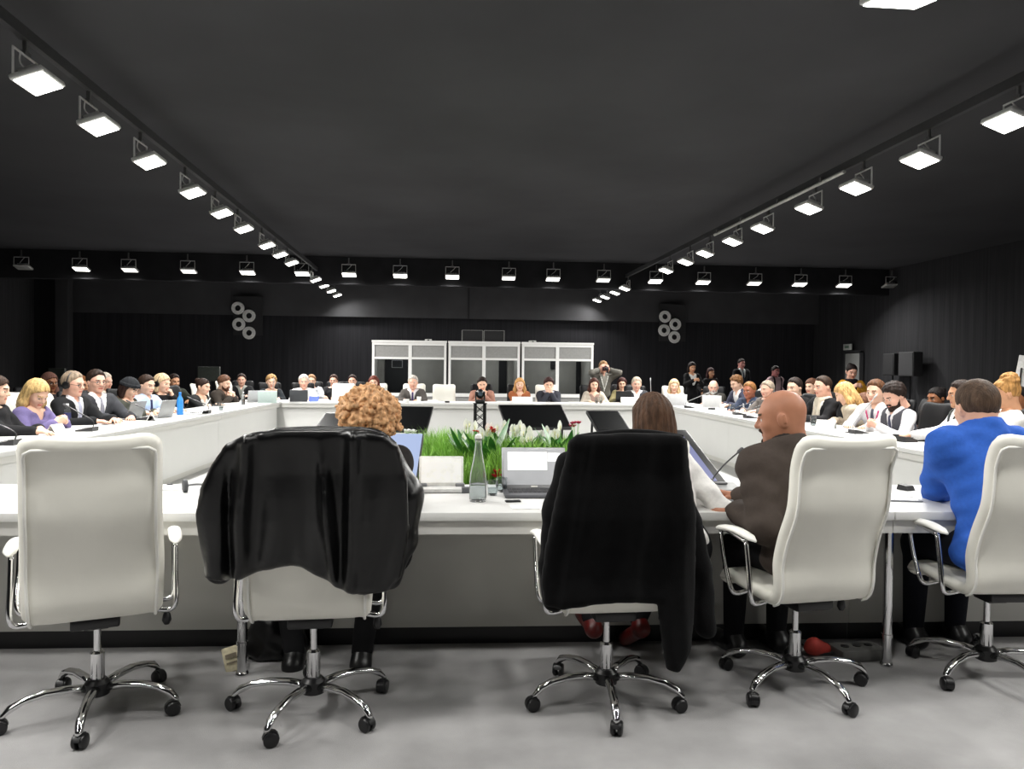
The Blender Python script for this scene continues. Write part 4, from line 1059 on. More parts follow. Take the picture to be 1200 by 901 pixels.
# ------------------------------------------------------------------ things that lie on tables
ALU = M('aluminium', 'b9babb', .35, .8, var=.03)
KEY = M('dark keys', '232325', .5, var=.1)
PAPER = M('paper', 'efeeea', .8, var=.01)
CLEAR = M('clear plastic', 'eef2f2', .04, var=.01, trans=.96, ior=1.2)
def rzf(rz): return Matrix.Rotation(rz, 4, 'Z')
def laptop(p, rz, label, lidc='b9babb', scr='cfd6e4', ang=105, w=.33, d=.23, on=1.0, group='laptops on the ring', basec=None, win=False):
    """user sits on local -Y"""
    e = empty('laptop', (p[0], p[1], p[2] if len(p) > 2 else .751), rz, label, 'laptop', group)
    lm = M('laptop ' + lidc, lidc, .4, .3, var=.03); bm = M('laptop ' + (basec or lidc), basec or lidc, .4, .3, var=.03)
    b = MB(); b.box((0, 0, .009), (w, d, .016), bev=.006); b.build('base', bm, e)
    b = MB()
    for i in range(5):
        for k in range(12): b.box((-w * .43 + w * .86 * (k + .5) / 12, -.02 + d * .42 * (4 - i) / 4 - .005, .0185), (w * .86 / 12 - .003, d * .085, .003))
    b.build('keyboard', KEY, e, False)
    T = TR((0, d / 2, .016), rx=R(90 - ang)); 
    b = MB(); b.box((0, 0, d * .47), (w, .009, d * .94), T, bev=.004); l = b.build('lid', lm, e)
    b = MB(); b.box((0, -.0055, d * .48), (w - .022, .002, d * .82), T)
    s = b.build('screen', M('screen ' + scr, scr, .3, emit=scr, estr=on, var=.02), l)
    if win:
        b = MB(); b.box((-w * .10, -.0072, d * .62), (w * .62, .001, d * .42), T); b.box((w * .32, -.0072, d * .71), (w * .20, .001, d * .20), T); b.build('window_graphic', M('screen white', 'f4f4f4', .3, emit='f4f4f4', estr=.45), l)
        b = MB(); b.box((0, -.0072, d * .035), (.035, .001, .008), T); b.build('badge', PIPE, l)
    return e
def bottle(p, label, label_col, cap_col='e8e8ea', body=None, h=.22, r=.032, group='bottles on the ring'):
    e = empty('bottle', p, 0, label, 'bottle', group)
    b = MB(); b.lathe([(r * .9, 0), (r, .008), (r, h * .62), (r * .85, h * .72), (r * .40, h * .84), (r * .38, h * .92)], 18); b.build('bottle_body', body or CLEAR, e)
    if label_col: b = MB(); b.lathe([(r * 1.02, h * .18), (r * 1.02, h * .58)], 18); b.build('sleeve_label', M('label ' + label_col, label_col, .5), e)
    b = MB(); b.lathe([(r * .43, h * .90), (r * .45, h * .91), (r * .45, h), (r * .38, h * 1.005)], 16); b.build('cap', M('cap ' + cap_col, cap_col, .4), e)
    return e
def tumbler(p, label, col=None, r=.034, h=.095, group='glasses on the ring'):
    e = empty('tumbler', p, 0, label, 'glass', group)
    b = MB(); b.lathe([(r * .82, 0), (r, h), (r * .93, h), (r * .76, .006)], 18); b.build('cup', M('cup ' + col, col, .4) if col else CLEAR, e)
    b = MB(); b.lathe([(r * .75, .007), (r * .86, h * .5)], 16); b.build('drink', M('water', 'dfe8ea', .02, trans=.9, ior=1.33) if not col else M('coffee', '2a1a10', .2), e)
    return e
def name_card(p, rz, label, w=.22, h=.09, group='white name cards'):
    o = MB(); o.rings([[(x, -.05, 0), (x, -.002, h), (x, .002, h), (x, .05, 0), (x, .046, 0), (x, 0, h - .006), (x, -.046, 0)] for x in (-w / 2, w / 2)], True, True)
    o = o.build('name_card', PAPER, None, False); o.location = p; o.rotation_euler = (0, 0, rz); return tag(o, label, 'name card', group)
def mic(p, rz, label, L=.36, group='gooseneck microphones', tilt=38, basec='2a2a2c', neckc=None, bw=.14, bd=.16):
    e = empty('microphone', p, rz, label, 'microphone', group)
    b = MB(); b.rings([[(x, -bd / 2, 0), (x, -bd / 2, .014), (x, bd / 2, .045), (x, bd / 2, 0)] for x in (-bw / 2, bw / 2)]); b.build('base', M('mic base ' + basec, basec, .45), e, False)
    b = MB(); b.box((0, 0, .0335), (bw * .5, bd * .4, .004), TR(rx=R(11))); b.build('button_panel', BLACKP, e)
    t = R(tilt); q = [(0, bd * .35, .04), (0, bd * .35, .10), (0, bd * .35 - math.sin(t) * L * .5, .10 + math.cos(t) * L * .45), (0, bd * .35 - math.sin(t) * L, .10 + math.cos(t) * L * .85)]
    pts = bez(q, 6); b = MB(); b.tube(pts, .0055, 8); b.build('gooseneck', M('mic neck ' + (neckc or '3a3a3c'), neckc or '3a3a3c', .35, .5), e)
    d = (pts[-1] - pts[-2]).normalized(); b = MB(); b.tube([pts[-1], pts[-1] + d * .012, pts[-1] + d * .045, pts[-1] + d * .058], [.007, .0095, .0095, .006], 12); b.build('mic_head', M('mic head ' + (neckc or '3a3a3c'), '4a4a4c' if not neckc else neckc, .6, var=.3, scale=200), e)
    return e
def slab(name, p, rz, dims, mat, label, cat, group=None, bev=.003):
    b = MB(); b.box((0, 0, dims[2] / 2), dims, bev=min(bev, dims[2] * .45)); o = b.build(name, mat); o.location = p; o.rotation_euler = (0, 0, rz); return tag(o, label, cat, group)
TZ = .7508
def tz(px, py): return at_z(px, py, TZ)
# white tablet standing in its dock beside the carafe
p = tz(517, 578); e = empty('tablet', (p.x, p.y + .06, TZ), 0, 'small white tablet standing upright in a grey dock beside the glass carafe', 'tablet')
b = MB(); b.box((0, 0, .012), (.255, .12, .022), bev=.006); b.build('dock', M('dock grey', 'c3c3c1', .5), e)
b = MB(); b.box((-.10, .03, .030), (.05, .03, .020), bev=.006); b.box((.10, .03, .030), (.05, .03, .020), bev=.006); b.build('hinge', M('hinge grey', '77787a', .5), e, None)
b = MB(); T = TR((0, .035, .026), rx=R(-14)); b.box((0, 0, .078), (.235, .010, .158), T, bev=.0045); l = b.build('tablet_back', M('tablet white', 'deded9', .4), e)
b = MB(); b.box((0, -.0056, .080), (.215, .001, .130), T); b.build('screen', M('tablet screen', 'e2e2de', .3, emit='e2e2de', estr=.35), l)
p = tz(547, 577); slab('card_reader', (p.x, p.y, TZ), 0, (.055, .05, .028), M('reader grey', '55575a', .5), 'small dark grey box between the tablet and the carafe', 'box')
p = tz(560, 587); e = empty('carafe', (p.x, p.y, TZ), 0, 'tall conical glass water carafe in front of the flower bed', 'carafe')
VG = M('carafe glass', 'f4f6f5', .03, var=.01, trans=.90, ior=1.08)
b = MB(); b.lathe([(.040, 0), (.043, .006), (.043, .09), (.040, .13), (.026, .20), (.0165, .265), (.0155, .30), (.018, .308), (.0135, .308), (.0120, .265), (.0225, .20), (.037, .13), (.040, .09), (.038, .008)], 28); b.build('carafe_body', VG, e)
b = MB(); b.lathe([(.036, .010), (.0392, .02), (.0392, .085)], 24); b.build('water', M('water', 'dfe8ea', .02, trans=.9, ior=1.1), e)
b = MB(); b.lathe([(.012, .300), (.018, .310), (.016, .325), (.006, .332)], 16); b.build('stopper', PIPE, e)
for k, (px, py, lab) in enumerate(((577, 580, 'clear plastic cup right beside the carafe'), (588, 576, 'clear plastic cup between the carafe and the grey laptop'))):
    p = tz(px, py); tumbler((p.x, p.y, TZ), lab, None, .030, .075, 'clear cups by the carafe')
p = tz(632, 584); laptop((p.x, p.y + .115, TZ), R(-1), 'open grey laptop with white windows on its screen, beside the black coat', 'a6a7aa', 'a9abae', 108, .345, .235, .35, basec='5a5b5f', win=True)
p = tz(601, 588); slab('phone', (p.x, p.y, TZ), R(8), (.075, .035, .008), BLACKP, 'black phone lying at the corner of the grey laptop', 'phone')
p = tz(628, 594); slab('paper', (p.x, p.y, TZ), R(5), (.24, .10, .003), PAPER, 'white paper sheets in front of the grey laptop', 'paper')
p = tz(648, 598); slab('paper', (p.x + .04, p.y + .0, TZ + .004), R(-4), (.2, .06, .002), M('paper grey', 'e2e1dd', .8), 'folded sheet on the edge of the table by the black coat', 'paper')
# microphone by the bald man
p = tz(843, 574); e = empty('microphone', (p.x, p.y, TZ), R(-4), 'gooseneck microphone on a silver base next to the bald man', 'microphone', 'gooseneck microphones')
b = MB(); b.rings([[(x, -.07, 0), (x, -.07, .012), (x, .07, .035), (x, .07, 0)] for x in (-.10, .10)]); b.build('base', M('silver grey', '9c9d9d', .4, .3), e, False)
b = MB(); b.box((.0, .03, .034), (.10, .035, .010), bev=.004); b.lathe([(.012, .03), (.010, .055)], 12, None, (-.03, .05, 0)); b.build('button_panel', M('mid grey', '6a6b6d', .5), e)
b = MB(); q = at_y(838, 556, p.y + .06); top_ = at_y(864, 530, p.y + .02); o0 = Vector((p.x, p.y, TZ))
pts = bez([Vector((-.03, .05, .04)), q - o0, (q - o0).lerp(top_ - o0, .45) + Vector((-.004, 0, .004)), top_ - o0], 6); b.tube(pts, .0045, 8); b.build('gooseneck', M('mic neck 3a3a3c', '3a3a3c', .35, .5), e)
d = (pts[-1] - pts[-2]).normalized(); b = MB(); b.tube([pts[-1] - d * .004, pts[-1] + d * .006, pts[-1] + d * .03, pts[-1] + d * .038], [.006, .011, .0115, .006], 12); b.build('mic_head', M('mic head dark', '4a4a4c', .6, var=.3, scale=200), e)
p = tz(858, 586); slab('notebook', (p.x, p.y, TZ), R(-10), (.14, .10, .010), M('grey cover', '8d8e90', .5), 'grey notebook under the hand of the bald man', 'notebook')
p = tz(1062, 574); mb_ = MB(); mb_.rings([[(x, -.035, 0), (x, -.02, .025), (x, .03, .03), (x, .04, 0)] for x in (-.03, .03)]); o = mb_.build('card_reader', BLACKP, None, False); o.location = (p.x, p.y, TZ); o.rotation_euler = (0, 0, .3); tag(o, 'small black wedge beside the elbow of the blue-suited man', 'box')
p = tz(1050, 585); slab('tablet', (p.x, p.y, TZ), R(-12), (.21, .15, .008), M('silver grey', '9c9d9d', .4, .3), 'flat silver tablet between the bald man and the blue-suited man', 'tablet')
p = tz(199, 573); slab('paper', (p.x, p.y, TZ), R(8), (.12, .09, .003), M('paper cool', 'd2d2d4', .7), 'pale card lying on the table beside the empty chair', 'card')
p = tz(199, 569); slab('pen', (p.x, p.y, TZ + .004), R(20), (.03, .008, .006), BLACKP, 'short black pen on the pale card', 'pen')
p = tz(233, 575); e = empty('headphones', (p.x, p.y, TZ), R(30), 'grey headphones lying on the table left of the leather jacket', 'headphones')
b = MB(); b.tube(bez([(-.07, 0, .02), (-.06, .06, .02), (0, .10, .02), (.06, .06, .02), (.07, 0, .02)], 5), .006, 8); b.build('headband', M('mid grey', '6a6b6d', .5), e)
for sx in (-1, 1):
    b = MB(); b.lathe([(.02, -.012), (.032, -.01), (.034, .008), (.018, .012)], 16, TR((sx * .07, -.015, .033), ry=PI / 2)); b.build('ear_cup', M('ear cup', '3c3d40', .5), e)
b = MB(); b.tube(bez([(.07, -.04, .008), (.10, -.10, .006), (.02, -.13, .006), (.12, -.17, .006)], 6), .003, 6); b.build('cable', M('ear cup', '3c3d40', .5), e)
# floor under the chairs
p = at_z(275, 786, 0); b = MB(); b.box((0, 0, .055), (.075, .018, .11), TR(rx=R(-16)), bev=.006); e = b.build('packet', M('cream packet', 'cfc6a8', .6, var=.2, scale=40)); e.location = (p.x, p.y, .0); e.rotation_euler = (0, R(-14), R(10)); tag(e, 'small cream packet leaning on the floor by the chrome table leg', 'packet')
b = MB(); b.box((0, -.0135, .07), (.05, .001, .02), TR(rx=R(-16))); b.box((0, -.0135, .04), (.05, .001, .008), TR(rx=R(-16))); b.build('print', M('packet print', '7d7462', .6), e)
p = at_z(318, 780, 0); g = Grid((-.18, -.12, 0.004), (.18, .12, .36), .009)
P = [ell((0, 0, .11), (.135, .085, .13), k=.03), ell((0, 0, .05), (.15, .09, .07), k=.04), ell((-.05, -.03, .17), (.06, .05, .07), k=.04)]
D = field(P, g); X, Y, Z = g.P(); D = D + .006 * np.sin(X * 60 + Z * 20) * np.sin(Z * 45 + Y * 30); V, Q = nets(D, g)
e = empty('handbag', (p.x, p.y + .12, 0), R(12), 'slumped black handbag on the floor under the chair with the leather jacket', 'handbag'); np_obj('bag_body', V, Q, LJ, None, e)
b = MB(); b.tube(bez([(-.07, 0, .20), (-.06, -.02, .30), (0, -.03, .33), (.06, -.02, .30), (.07, 0, .20)], 6), .008, 8); b.build('strap', LJ, e)
b = MB(); b.lathe([(.012, -.006), (.014, 0), (.012, .006)], 12, TR((.03, -.10, .17), rx=PI / 2)); b.build('buckle', CHROME, e)
p = at_z(1006, 772, 0); e = empty('power_strip', (p.x, p.y + .02, 0), R(6), 'grey floor socket box beside the chrome leg near the blue-suited man', 'socket box')
b = MB(); b.box((0, 0, .03), (.24, .14, .058), bev=.012); b.build('box_body', M('socket grey', '5a5a58', .6), e)
b = MB()
for k in (-1, 0, 1): b.lathe([(.02, .058), (.02, .062)], 14, None, (k * .065, 0, 0))
b.build('socket', BLACKP, e); b = MB(); b.tube(bez([(-.12, 0, .03), (-.2, .05, .01), (-.18, .2, .008), (-.3, .35, .008)], 6), .006, 6); b.build('cord', BLACKP, e)
p = at_z(958, 768, 0); g = Grid((-.12, -.08, .003), (.12, .08, .12), .006); P = [ell((0, 0, .035), (.07, .04, .035), k=.03), ell((-.02, 0, .06), (.035, .03, .03), k=.03)]; V, Q = nets(field(P, g), g)
e = np_obj('pouch', V, Q, M('red cloth pouch', '9c2c22', .7, var=.2)); e.location = (p.x, p.y, 0); tag(e, 'small red pouch on the floor behind the chair of the bald man', 'pouch')

# ------------------------------------------------------------------ monitors leaning on the floor inside the ring
SCRB = M('black screen', '0b0c0d', .25, var=.1)
def floor_monitor(tl, psi, tau, w, hgt, label, screen=None, graphic=False, bezel=.022):
    ps, ta = R(psi), R(tau)
    ex = Vector((math.cos(ps), math.sin(ps), 0)); dn = Vector((math.sin(ps) * math.sin(ta), -math.cos(ps) * math.sin(ta), -math.cos(ta))); nn = ex.cross(-dn)
    base = tl + dn * hgt + ex * w / 2
    e = empty('floor_monitor', (base.x, base.y, 0), 0, label, 'monitor', 'monitors leaning inside the ring')
    o = Vector((base.x, base.y, 0)); c_ = tl + ex * w / 2 + dn * hgt / 2 - o
    T = Matrix(((ex.x, -dn.x, nn.x, c_.x), (ex.y, -dn.y, nn.y, c_.y), (ex.z, -dn.z, nn.z, c_.z), (0, 0, 0, 1)))
    b = MB(); b.box((0, 0, -.025), (w, hgt, .05), T, bev=.008); l = b.build('housing', BLACKP, e)
    b = MB(); b.box((0, .004, .001), (w - 2 * bezel, hgt - 2 * bezel - .01, .004), T); b.build('screen', screen or SCRB, l)
    if graphic:
        gm = M('screen blue figure', '4f78e0', .3, emit='6f92e8', estr=.8)
        b = MB(); b.lathe([(.055, .0035), (.055, .0045)], 20, T @ TR((w / 2 - .19, .10, 0)) ); b.box((w / 2 - .30, .16, .004), (.10, .012, .001), T); b.box((w / 2 - .30, .12, .004), (.10, .012, .001), T); b.build('graphic', gm, l, False)
    b = MB()
    for s in (-.36, .36):
        a = T @ Vector((s * w, hgt * .30, -.05)); f = T @ Vector((s * w, -hgt * .46, -.05))
        b.tube([a, Vector((a.x, a.y + .1, .02))], .018, 8); b.tube([f, Vector((f.x, f.y, .02))], .018, 8); b.box(((a.x + f.x) / 2, (a.y + f.y) / 2 + .05, .015), (.05, abs(a.y - f.y) + .25, .03))
    b.build('stand', BLACKM, e); return e
MLIT = M('lit screen pale blue', '202228', .3, emit='b3c4ea', estr=.95, var=.12, scale=2.5)
floor_monitor(at_y(584, 474, 12.6), 10, 58, 1.09, .66, 'black floor monitor right behind the peace lilies')
floor_monitor(at_y(687, 481, 11.2), 13, 58, .52, .52, 'smaller black floor monitor between the lily bed and the brown-haired person')
floor_monitor(at_y(430, 475, 12.6), -10, 58, 1.09, .66, 'black floor monitor half hidden behind the curly ginger hair')
floor_monitor(at_y(381, 483, 11.0), -16, 58, .62, .52, 'black floor monitor showing its corner just above the leather jacket')
P1, P2 = at_y(497, 507, 4.98), at_y(480, 562, 4.56)
floor_monitor(P1 - Vector((.95, 0, 0)) + Vector((0, .0, 0)), -4, 60, .95, .60, 'floor monitor with a lit pale blue screen beside the curly-haired person', MLIT, True, .006)
P1 = at_y(804, 503, 4.98)
m_ = floor_monitor(P1 - Vector((.538, .114, 0)), 12, 60, .55, .62, 'floor monitor with a lavender screen edge next to the brown-haired person', M('lit screen lavender', '202228', .3, emit='a3a8dc', estr=.6, var=.08, scale=2.5), False, .06)

# ------------------------------------------------------------------ flower bed in the middle of the ring
BX0, BX1, BY0, BY1, BZ = -.75, 1.75, 8.3, 10.4, .10
e = empty('flower_bed', ((BX0 + BX1) / 2, (BY0 + BY1) / 2, 0), 0, 'low black planter tray holding the greenery in the middle of the ring', 'planter')
b = MB(); w, d = BX1 - BX0, BY1 - BY0
for (cx, cy, sx, sy) in ((0, -d / 2, w, .03), (0, d / 2, w, .03), (-w / 2, 0, .03, d), (w / 2, 0, .03, d)): b.box((cx, cy, .07), (sx, sy, .14))
b.build('tray', BLACKP, e, False)
b = MB(); b.box((0, 0, .05), (w - .03, d - .03, .10)); b.build('soil', M('soil', '2a2119', .95, var=.4, scale=40), e, False)
GRN = M('fresh green blades', '7fae45', .5, var=.30, scale=3, spec=.3)
rs = np.random.default_rng(3)
N = 15000; V = []; Fc = []
xs = rs.uniform(BX0 + .05, BX1 - .05, N); yy = rs.uniform(BY0 + .04, BY1 - .04, N)
Vn = np.zeros((N, 7, 3)); az = rs.uniform(0, 2 * PI, N); hh = rs.uniform(.34, .60, N) * np.clip(.85 + .25 * np.sin(xs * 3 + yy * 2), .6, 1.2); bend = rs.uniform(.05, .22, N); wd = rs.uniform(.0025, .0055, N)
dirx, diry = np.cos(az), np.sin(az); px_, py_ = -diry, dirx
for k, (f, ww) in enumerate(((0, 1), (.4, 1), (.75, .7))):
    cx = xs + dirx * bend * f * f * 1.2; cy = yy + diry * bend * f * f * 1.2; cz = .10 + hh * f * (1 - .12 * f)
    for s_, q in ((-1, 0), (1, 1)):
        Vn[:, 2 * k + q, 0] = cx + px_ * wd * ww * s_; Vn[:, 2 * k + q, 1] = cy + py_ * wd * ww * s_; Vn[:, 2 * k + q, 2] = cz
Vn[:, 6, 0] = xs + dirx * bend * 1.3; Vn[:, 6, 1] = yy + diry * bend * 1.3; Vn[:, 6, 2] = .10 + hh * .86
F4 = np.array([[0, 1, 3, 2], [2, 3, 5, 4]]); base = np.arange(N)[:, None, None] * 7
Q = (base + F4[None]).reshape(-1, 4); T3 = np.stack([np.arange(N) * 7 + 4, np.arange(N) * 7 + 5, np.arange(N) * 7 + 6], 1)
o = mesh_obj('grass', Vn.reshape(-1, 3), Q.tolist() + T3.tolist(), GRN, None, True); tag(o, 'bright green feathery grass filling the planter', 'grass', None, 'stuff')
LEAF = M('lily leaf', '2f6b2b', .35, var=.25, scale=12, spec=.5)
SPA = M('lily spathe', 'f1f1ea', .45, var=.03)
STEM = M('lily stem', '6c9a4a', .5)
def leaf(b, p, az, L, w, lift, curl=.6, n=7):
    ca, sa = math.cos(az), math.sin(az); rings = []
    for i in range(n + 1):
        t = i / n; r_ = L * t * (1 - .25 * t * curl); z = L * lift * t - L * curl * .5 * t * t
        ww = w * math.sin(PI * min(1, (t * .93 + .05))) ** .8
        c_ = Vector((p[0] + ca * r_, p[1] + sa * r_, p[2] + z)); s = Vector((-sa, ca, 0)) * ww
        rings.append([c_ - s, c_ + Vector((0, 0, -ww * .25)), c_ + s])
    b.rings(rings, False, False, None, False)
def peace_lily(x, y, label, nf, seed):
    r_ = random.Random(seed); e = empty('peace_lily', (x, y, .10), 0, label, 'plant', 'peace lilies in the planter')
    b = MB()
    for k in range(20): leaf(b, (r_.uniform(-.05, .05), r_.uniform(-.05, .05), .10), r_.uniform(0, 2 * PI), r_.uniform(.30, .44), r_.uniform(.04, .06), r_.uniform(.9, 1.6), r_.uniform(.3, .9))
    b.build('leaves', LEAF, e, True)
    for k in range(nf):
        az = r_.uniform(0, 2 * PI); q = Vector((math.cos(az) * r_.uniform(.02, .16), math.sin(az) * r_.uniform(.02, .14), r_.uniform(.42, .60)))
        b = MB(); b.tube(bez([(q.x * .2, q.y * .2, .05), (q.x * .6, q.y * .6, q.z * .6), q], 4), .004, 6); f = b.build('flower_stem', STEM, e, True)
        b = MB(); H_ = r_.uniform(.09, .135); fa = r_.uniform(-.6, .6); rings = []
        for i in range(9):
            t = i / 8; ww = .034 * math.sin(PI * min(1, t * .9 + .08)) ** .75 * (1.1 - .2 * t); dpt = .025 * (1 - t)
            rings.append([q + Vector((u * ww * math.cos(fa) - (dpt * (1 - u * u) - .010) * math.sin(fa) * -1, u * ww * math.sin(fa) + dpt * (1 - u * u), H_ * t + .0)) for u in (-1, -.5, 0, .5, 1)])
        b.rings(rings, False, False, None, False); b.build('spathe', SPA, f, True)
        b = MB(); b.tube([q + Vector((0, -.01, .01)), q + Vector((0, -.014, .06))], [.007, .005], 8); b.build('spadix', M('spadix', 'd9d7a0', .7), f, True)
lil = [(552, 9.2, 6), (575, 8.9, 8), (600, 9.3, 8), (622, 8.9, 8), (645, 9.2, 6), (660, 8.9, 4)]
names = ['peace lily right behind the black lattice post', 'peace lily rising over the carafe neck', 'peace lily between the carafe and the grey laptop', 'peace lily above the white windows of the grey laptop', 'peace lily behind the lid of the grey laptop near the black coat', 'peace lily at the end of the bed touching the black coat']
for k, (px, Y, nf) in enumerate(lil):
    p = at_y(px, 520, Y); peace_lily(p.x, Y, names[k], nf, 40 + k)
def bloom(px, py, Y, label, col, n=5, r=.05):
    p = at_y(px, py, Y); e = empty('flowering_plant', (p.x, Y, .10), 0, label, 'plant', 'small flowering plants in the planter'); H_ = p.z - .10
    b = MB()
    for k in range(8): leaf(b, (0, 0, H_ * .35), k * .8, .14, .04, .8, .8)
    b.build('leaves', LEAF, e, True)
    rr = random.Random(px)
    for k in range(n):
        c_ = Vector((rr.uniform(-r, r), rr.uniform(-r, r) * .6, H_ + rr.uniform(-r, r) * .5))
        b = MB(); b.tube([(c_.x * .2, c_.y * .2, H_ * .3), (c_.x, c_.y, c_.z)], .003, 6); f = b.build('flower_stem', STEM, e, True)
        b = MB()
        for a in range(5): leaf(b, c_, a * 2 * PI / 5 + k, r * .75, r * .38, .9, .3, 4)
        b.build('petals', M('petal ' + col, col, .5, var=.15, scale=30), f, True)
bloom(559, 507, 9.0, 'orange-red flowers at the back of the bed, the smaller cluster', 'd0442c', 3, .035)
bloom(573, 505, 8.9, 'red flowers at the back of the bed beside the lattice post', 'c92a28', 5, .055)
bloom(586, 557, 8.35, 'crimson flowers at the front of the bed just right of the carafe', 'b5162b', 7, .07)
bloom(481, 506, 8.8, 'white flowers at the corner of the bed above the pale blue screen', 'f2f2ee', 6, .06)
bloom(674, 499, 9.6, 'magenta flowers in front of the gap between the two black monitors', 'b81f4f', 6, .06)
# lattice post with a camera
Y = 9.75; p = at_y(562.5, 475, Y)
e = empty('lattice_post', (p.x, Y, 0), R(4), 'slim black lattice post rising from the flower bed', 'post')
Hh = p.z + .02; b = MB(); s = .060
for sx in (-1, 1):
    for sy in (-1, 1): b.tube([(sx * s, sy * s, .10), (sx * s, sy * s, Hh)], .014, 8)
b.build('upright', BLACKM, e)
b = MB(); k = 0; z = .14
while z < Hh - .10:
    for (a, c_) in (((-s, -s), (s, -s)), ((s, -s), (s, s)), ((s, s), (-s, s)), ((-s, s), (-s, -s))):
        b.tube([(a[0], a[1], z), (c_[0], c_[1], z + .10)], .005, 6); b.tube([(c_[0], c_[1], z), (a[0], a[1], z + .10)], .005, 6)
    z += .10
b.build('bracing', M('dark steel', '3a3a3c', .4, .7), e)
b = MB(); b.box((0, 0, Hh + .006), (.16, .16, .012)); b.build('top_plate', BLACKM, e)
e = empty('camera_unit', (p.x, Y, Hh + .012), 0, 'black remote camera mounted on top of the lattice post', 'camera')
b = MB(); b.box((0, 0, .02), (.12, .12, .04), bev=.012); b.build('base', BLACKP, e)
b = MB(); b.box((-.055, 0, .09), (.018, .08, .12), bev=.008); b.box((.055, 0, .09), (.018, .08, .12), bev=.008); b.build('yoke', BLACKP, e)
b = MB(); b.ball((0, 0, .115), (.052, .062, .062), 18, 12); b.build('camera_head', BLACKP, e, True)
b = MB(); b.lathe([(.022, .0), (.030, .004), (.030, .068)], 18, TR((0, .0, .118), rx=PI / 2)); b.build('lens', M('lens glass', '2a3a4a', .08), e)
# ------------------------------------------------------------------ people around the ring
def seated(short, grp, px, py, row, chair=True, turn=0, **kw):
    """row: ('x', ring x) for the two long sides, ('y', ring y) for the far side"""
    ax, v = row
    if ax == 'x': h_ = at_tx(px, py, v); rz = (R(-90) if v < 0 else R(90)) + TA
    else: h_ = at_ty(px, py, v); rz = PI + TA
    rz += R(turn); kw.setdefault('seat', .60); kw.setdefault('hs', 1.08); kw.setdefault('h', .0135)
    o = person(short, grp, h_, rz, **kw)
    if chair:
        f = Matrix.Rotation(rz, 3, 'Z') @ Vector((0, -.05, 0)); wh = px in (43, 86, 263, 438, 484, 643, 790, 863, 899, 1178)
        bg_chair(o.location.x + f.x, o.location.y + f.y, rz, ('white' if wh else 'black') + ' chair of the ' + short, not wh)
    return o
GL, GF, GR, GS = 'people along the side with the blue bottle', 'people along the far table', 'people along the side by the grey door', 'people standing at the back'
S = seated
# side with the blue bottle
S('person in black with one hand out, at the picture edge', GL, -5, 457, ('x', -4.36), sex='f', hair=('bob', '3a2a20'), top=('sweater', '1e1e20'), arms='reach', lean=14, hyaw=10)
S('blonde long-haired person in a purple top looking down', GL, 43, 461, ('x', -4.34), sex='f', hair=('long', 'c2a46e'), top=('blouse', '6f6590'), arms='clasp', lean=20, hpitch=32, hyaw=-12, turn=-12, hs=1.15)
S('man with headphones and glasses in a black suit with pale tie', GL, 86, 450, ('x', -4.34), hair=('short', '8a7a68'), top=('suit', '1b1c1e', 'c9c9cc', '9fa2b4'), extras=('glasses', 'headphones'), arms='table', lean=10, turn=-14, hyaw=4, hpitch=8, skin='pink', hs=1.12)
S('dark-haired man with glasses in a charcoal suit and white shirt', GL, 113, 447, ('x', -4.38), hair=('short', '2a1d16'), top=('suit', '3a3b3f', 'eeecea', '8a8a94'), extras=('glasses',), arms='table', lean=4, turn=-32, hyaw=-4, hpitch=6, skin='pink', hs=1.12)
S('person in a dark beanie and grey-green sweater bending forward', GL, 152, 455, ('x', -4.30), sex='f', hair=('beanie', '25272a', '2a1c18'), top=('sweater', '4a4c44'), arms='type', lean=24, hpitch=26, turn=-10, skin='fair')
S('dark-haired man in a pale blue shirt typing', GL, 172, 451, ('x', -4.34), hair=('short', '33241c'), top=('shirt', 'b9cbe6', 'b9cbe6', '2c3050'), arms='type', lean=12, turn=-22, hpitch=12)
S('pale-haired person with a hand at the chin and black sweater', GL, 190, 449, ('x', -4.34), sex='f', hair=('bob', 'c9b08c'), top=('sweater', '161618'), extras=('headphones',), arms='chinL', lean=14, turn=-16, hpitch=10)
S('dark-haired person in a black jacket leaning on folded arms', GL, 238, 455, ('x', -4.26), sex='f', hair=('bun', '2a1c16'), top=('open', '2c2d2d', 'd8d6d0'), arms='cross', lean=26, turn=-14, hpitch=10)
S('bearded man in a brown jacket with hands clasped before him', GL, 263, 449, ('x', -4.32), hair=('thick', '5d4030'), top=('suit', '3b3530', '4a4038', None), extras=(('beard', '4a2f22'),), arms='up', lean=22, turn=-20, hpitch=12)
S('person in a headscarf and glasses seated behind the white chair', GL, 58, 448, ('x', -5.75), sex='f', skin='brown', hair=('scarf', '6a4a40'), top=('sweater', '2a2224'), extras=('glasses',), arms='table', lean=8, turn=-30)
S('person with auburn hair in an orange top in the second row', GL, 95, 452, ('x', -5.65), sex='f', skin='tan', hair=('long', '7a4a22'), top=('sweater', 'b0702c'), arms='table', lean=8, turn=-20)
S('white-haired person in a cream shirt behind the charcoal suit', GL, 123, 447, ('x', -5.5), hair=('short', 'cfc4b4'), top=('shirt', 'e9e4d6', 'e9e4d6', None), arms='table', lean=8, turn=-20, skin='pink')
S('person in dark green with a hand at the mouth', GL, 204, 447, ('x', -5.2), hair=('short', '241813'), top=('suit', '2a2f28', 'c8c8c2', None), arms='chin', lean=16, turn=-45, skin='tan')
def behind(short, grp, px, py, Y, rz, chair=True, **kw):
    kw.setdefault('seat', .60); kw.setdefault('hs', 1.08); kw.setdefault('h', .0135)
    o = person(short, grp, at_y(px, py, Y), R(rz), **kw)
    if chair: f = Matrix.Rotation(R(rz), 3, 'Z') @ Vector((0, -.05, 0)); bg_chair(o.location.x + f.x, o.location.y + f.y, R(rz), 'black chair of the ' + short, True)
    return o
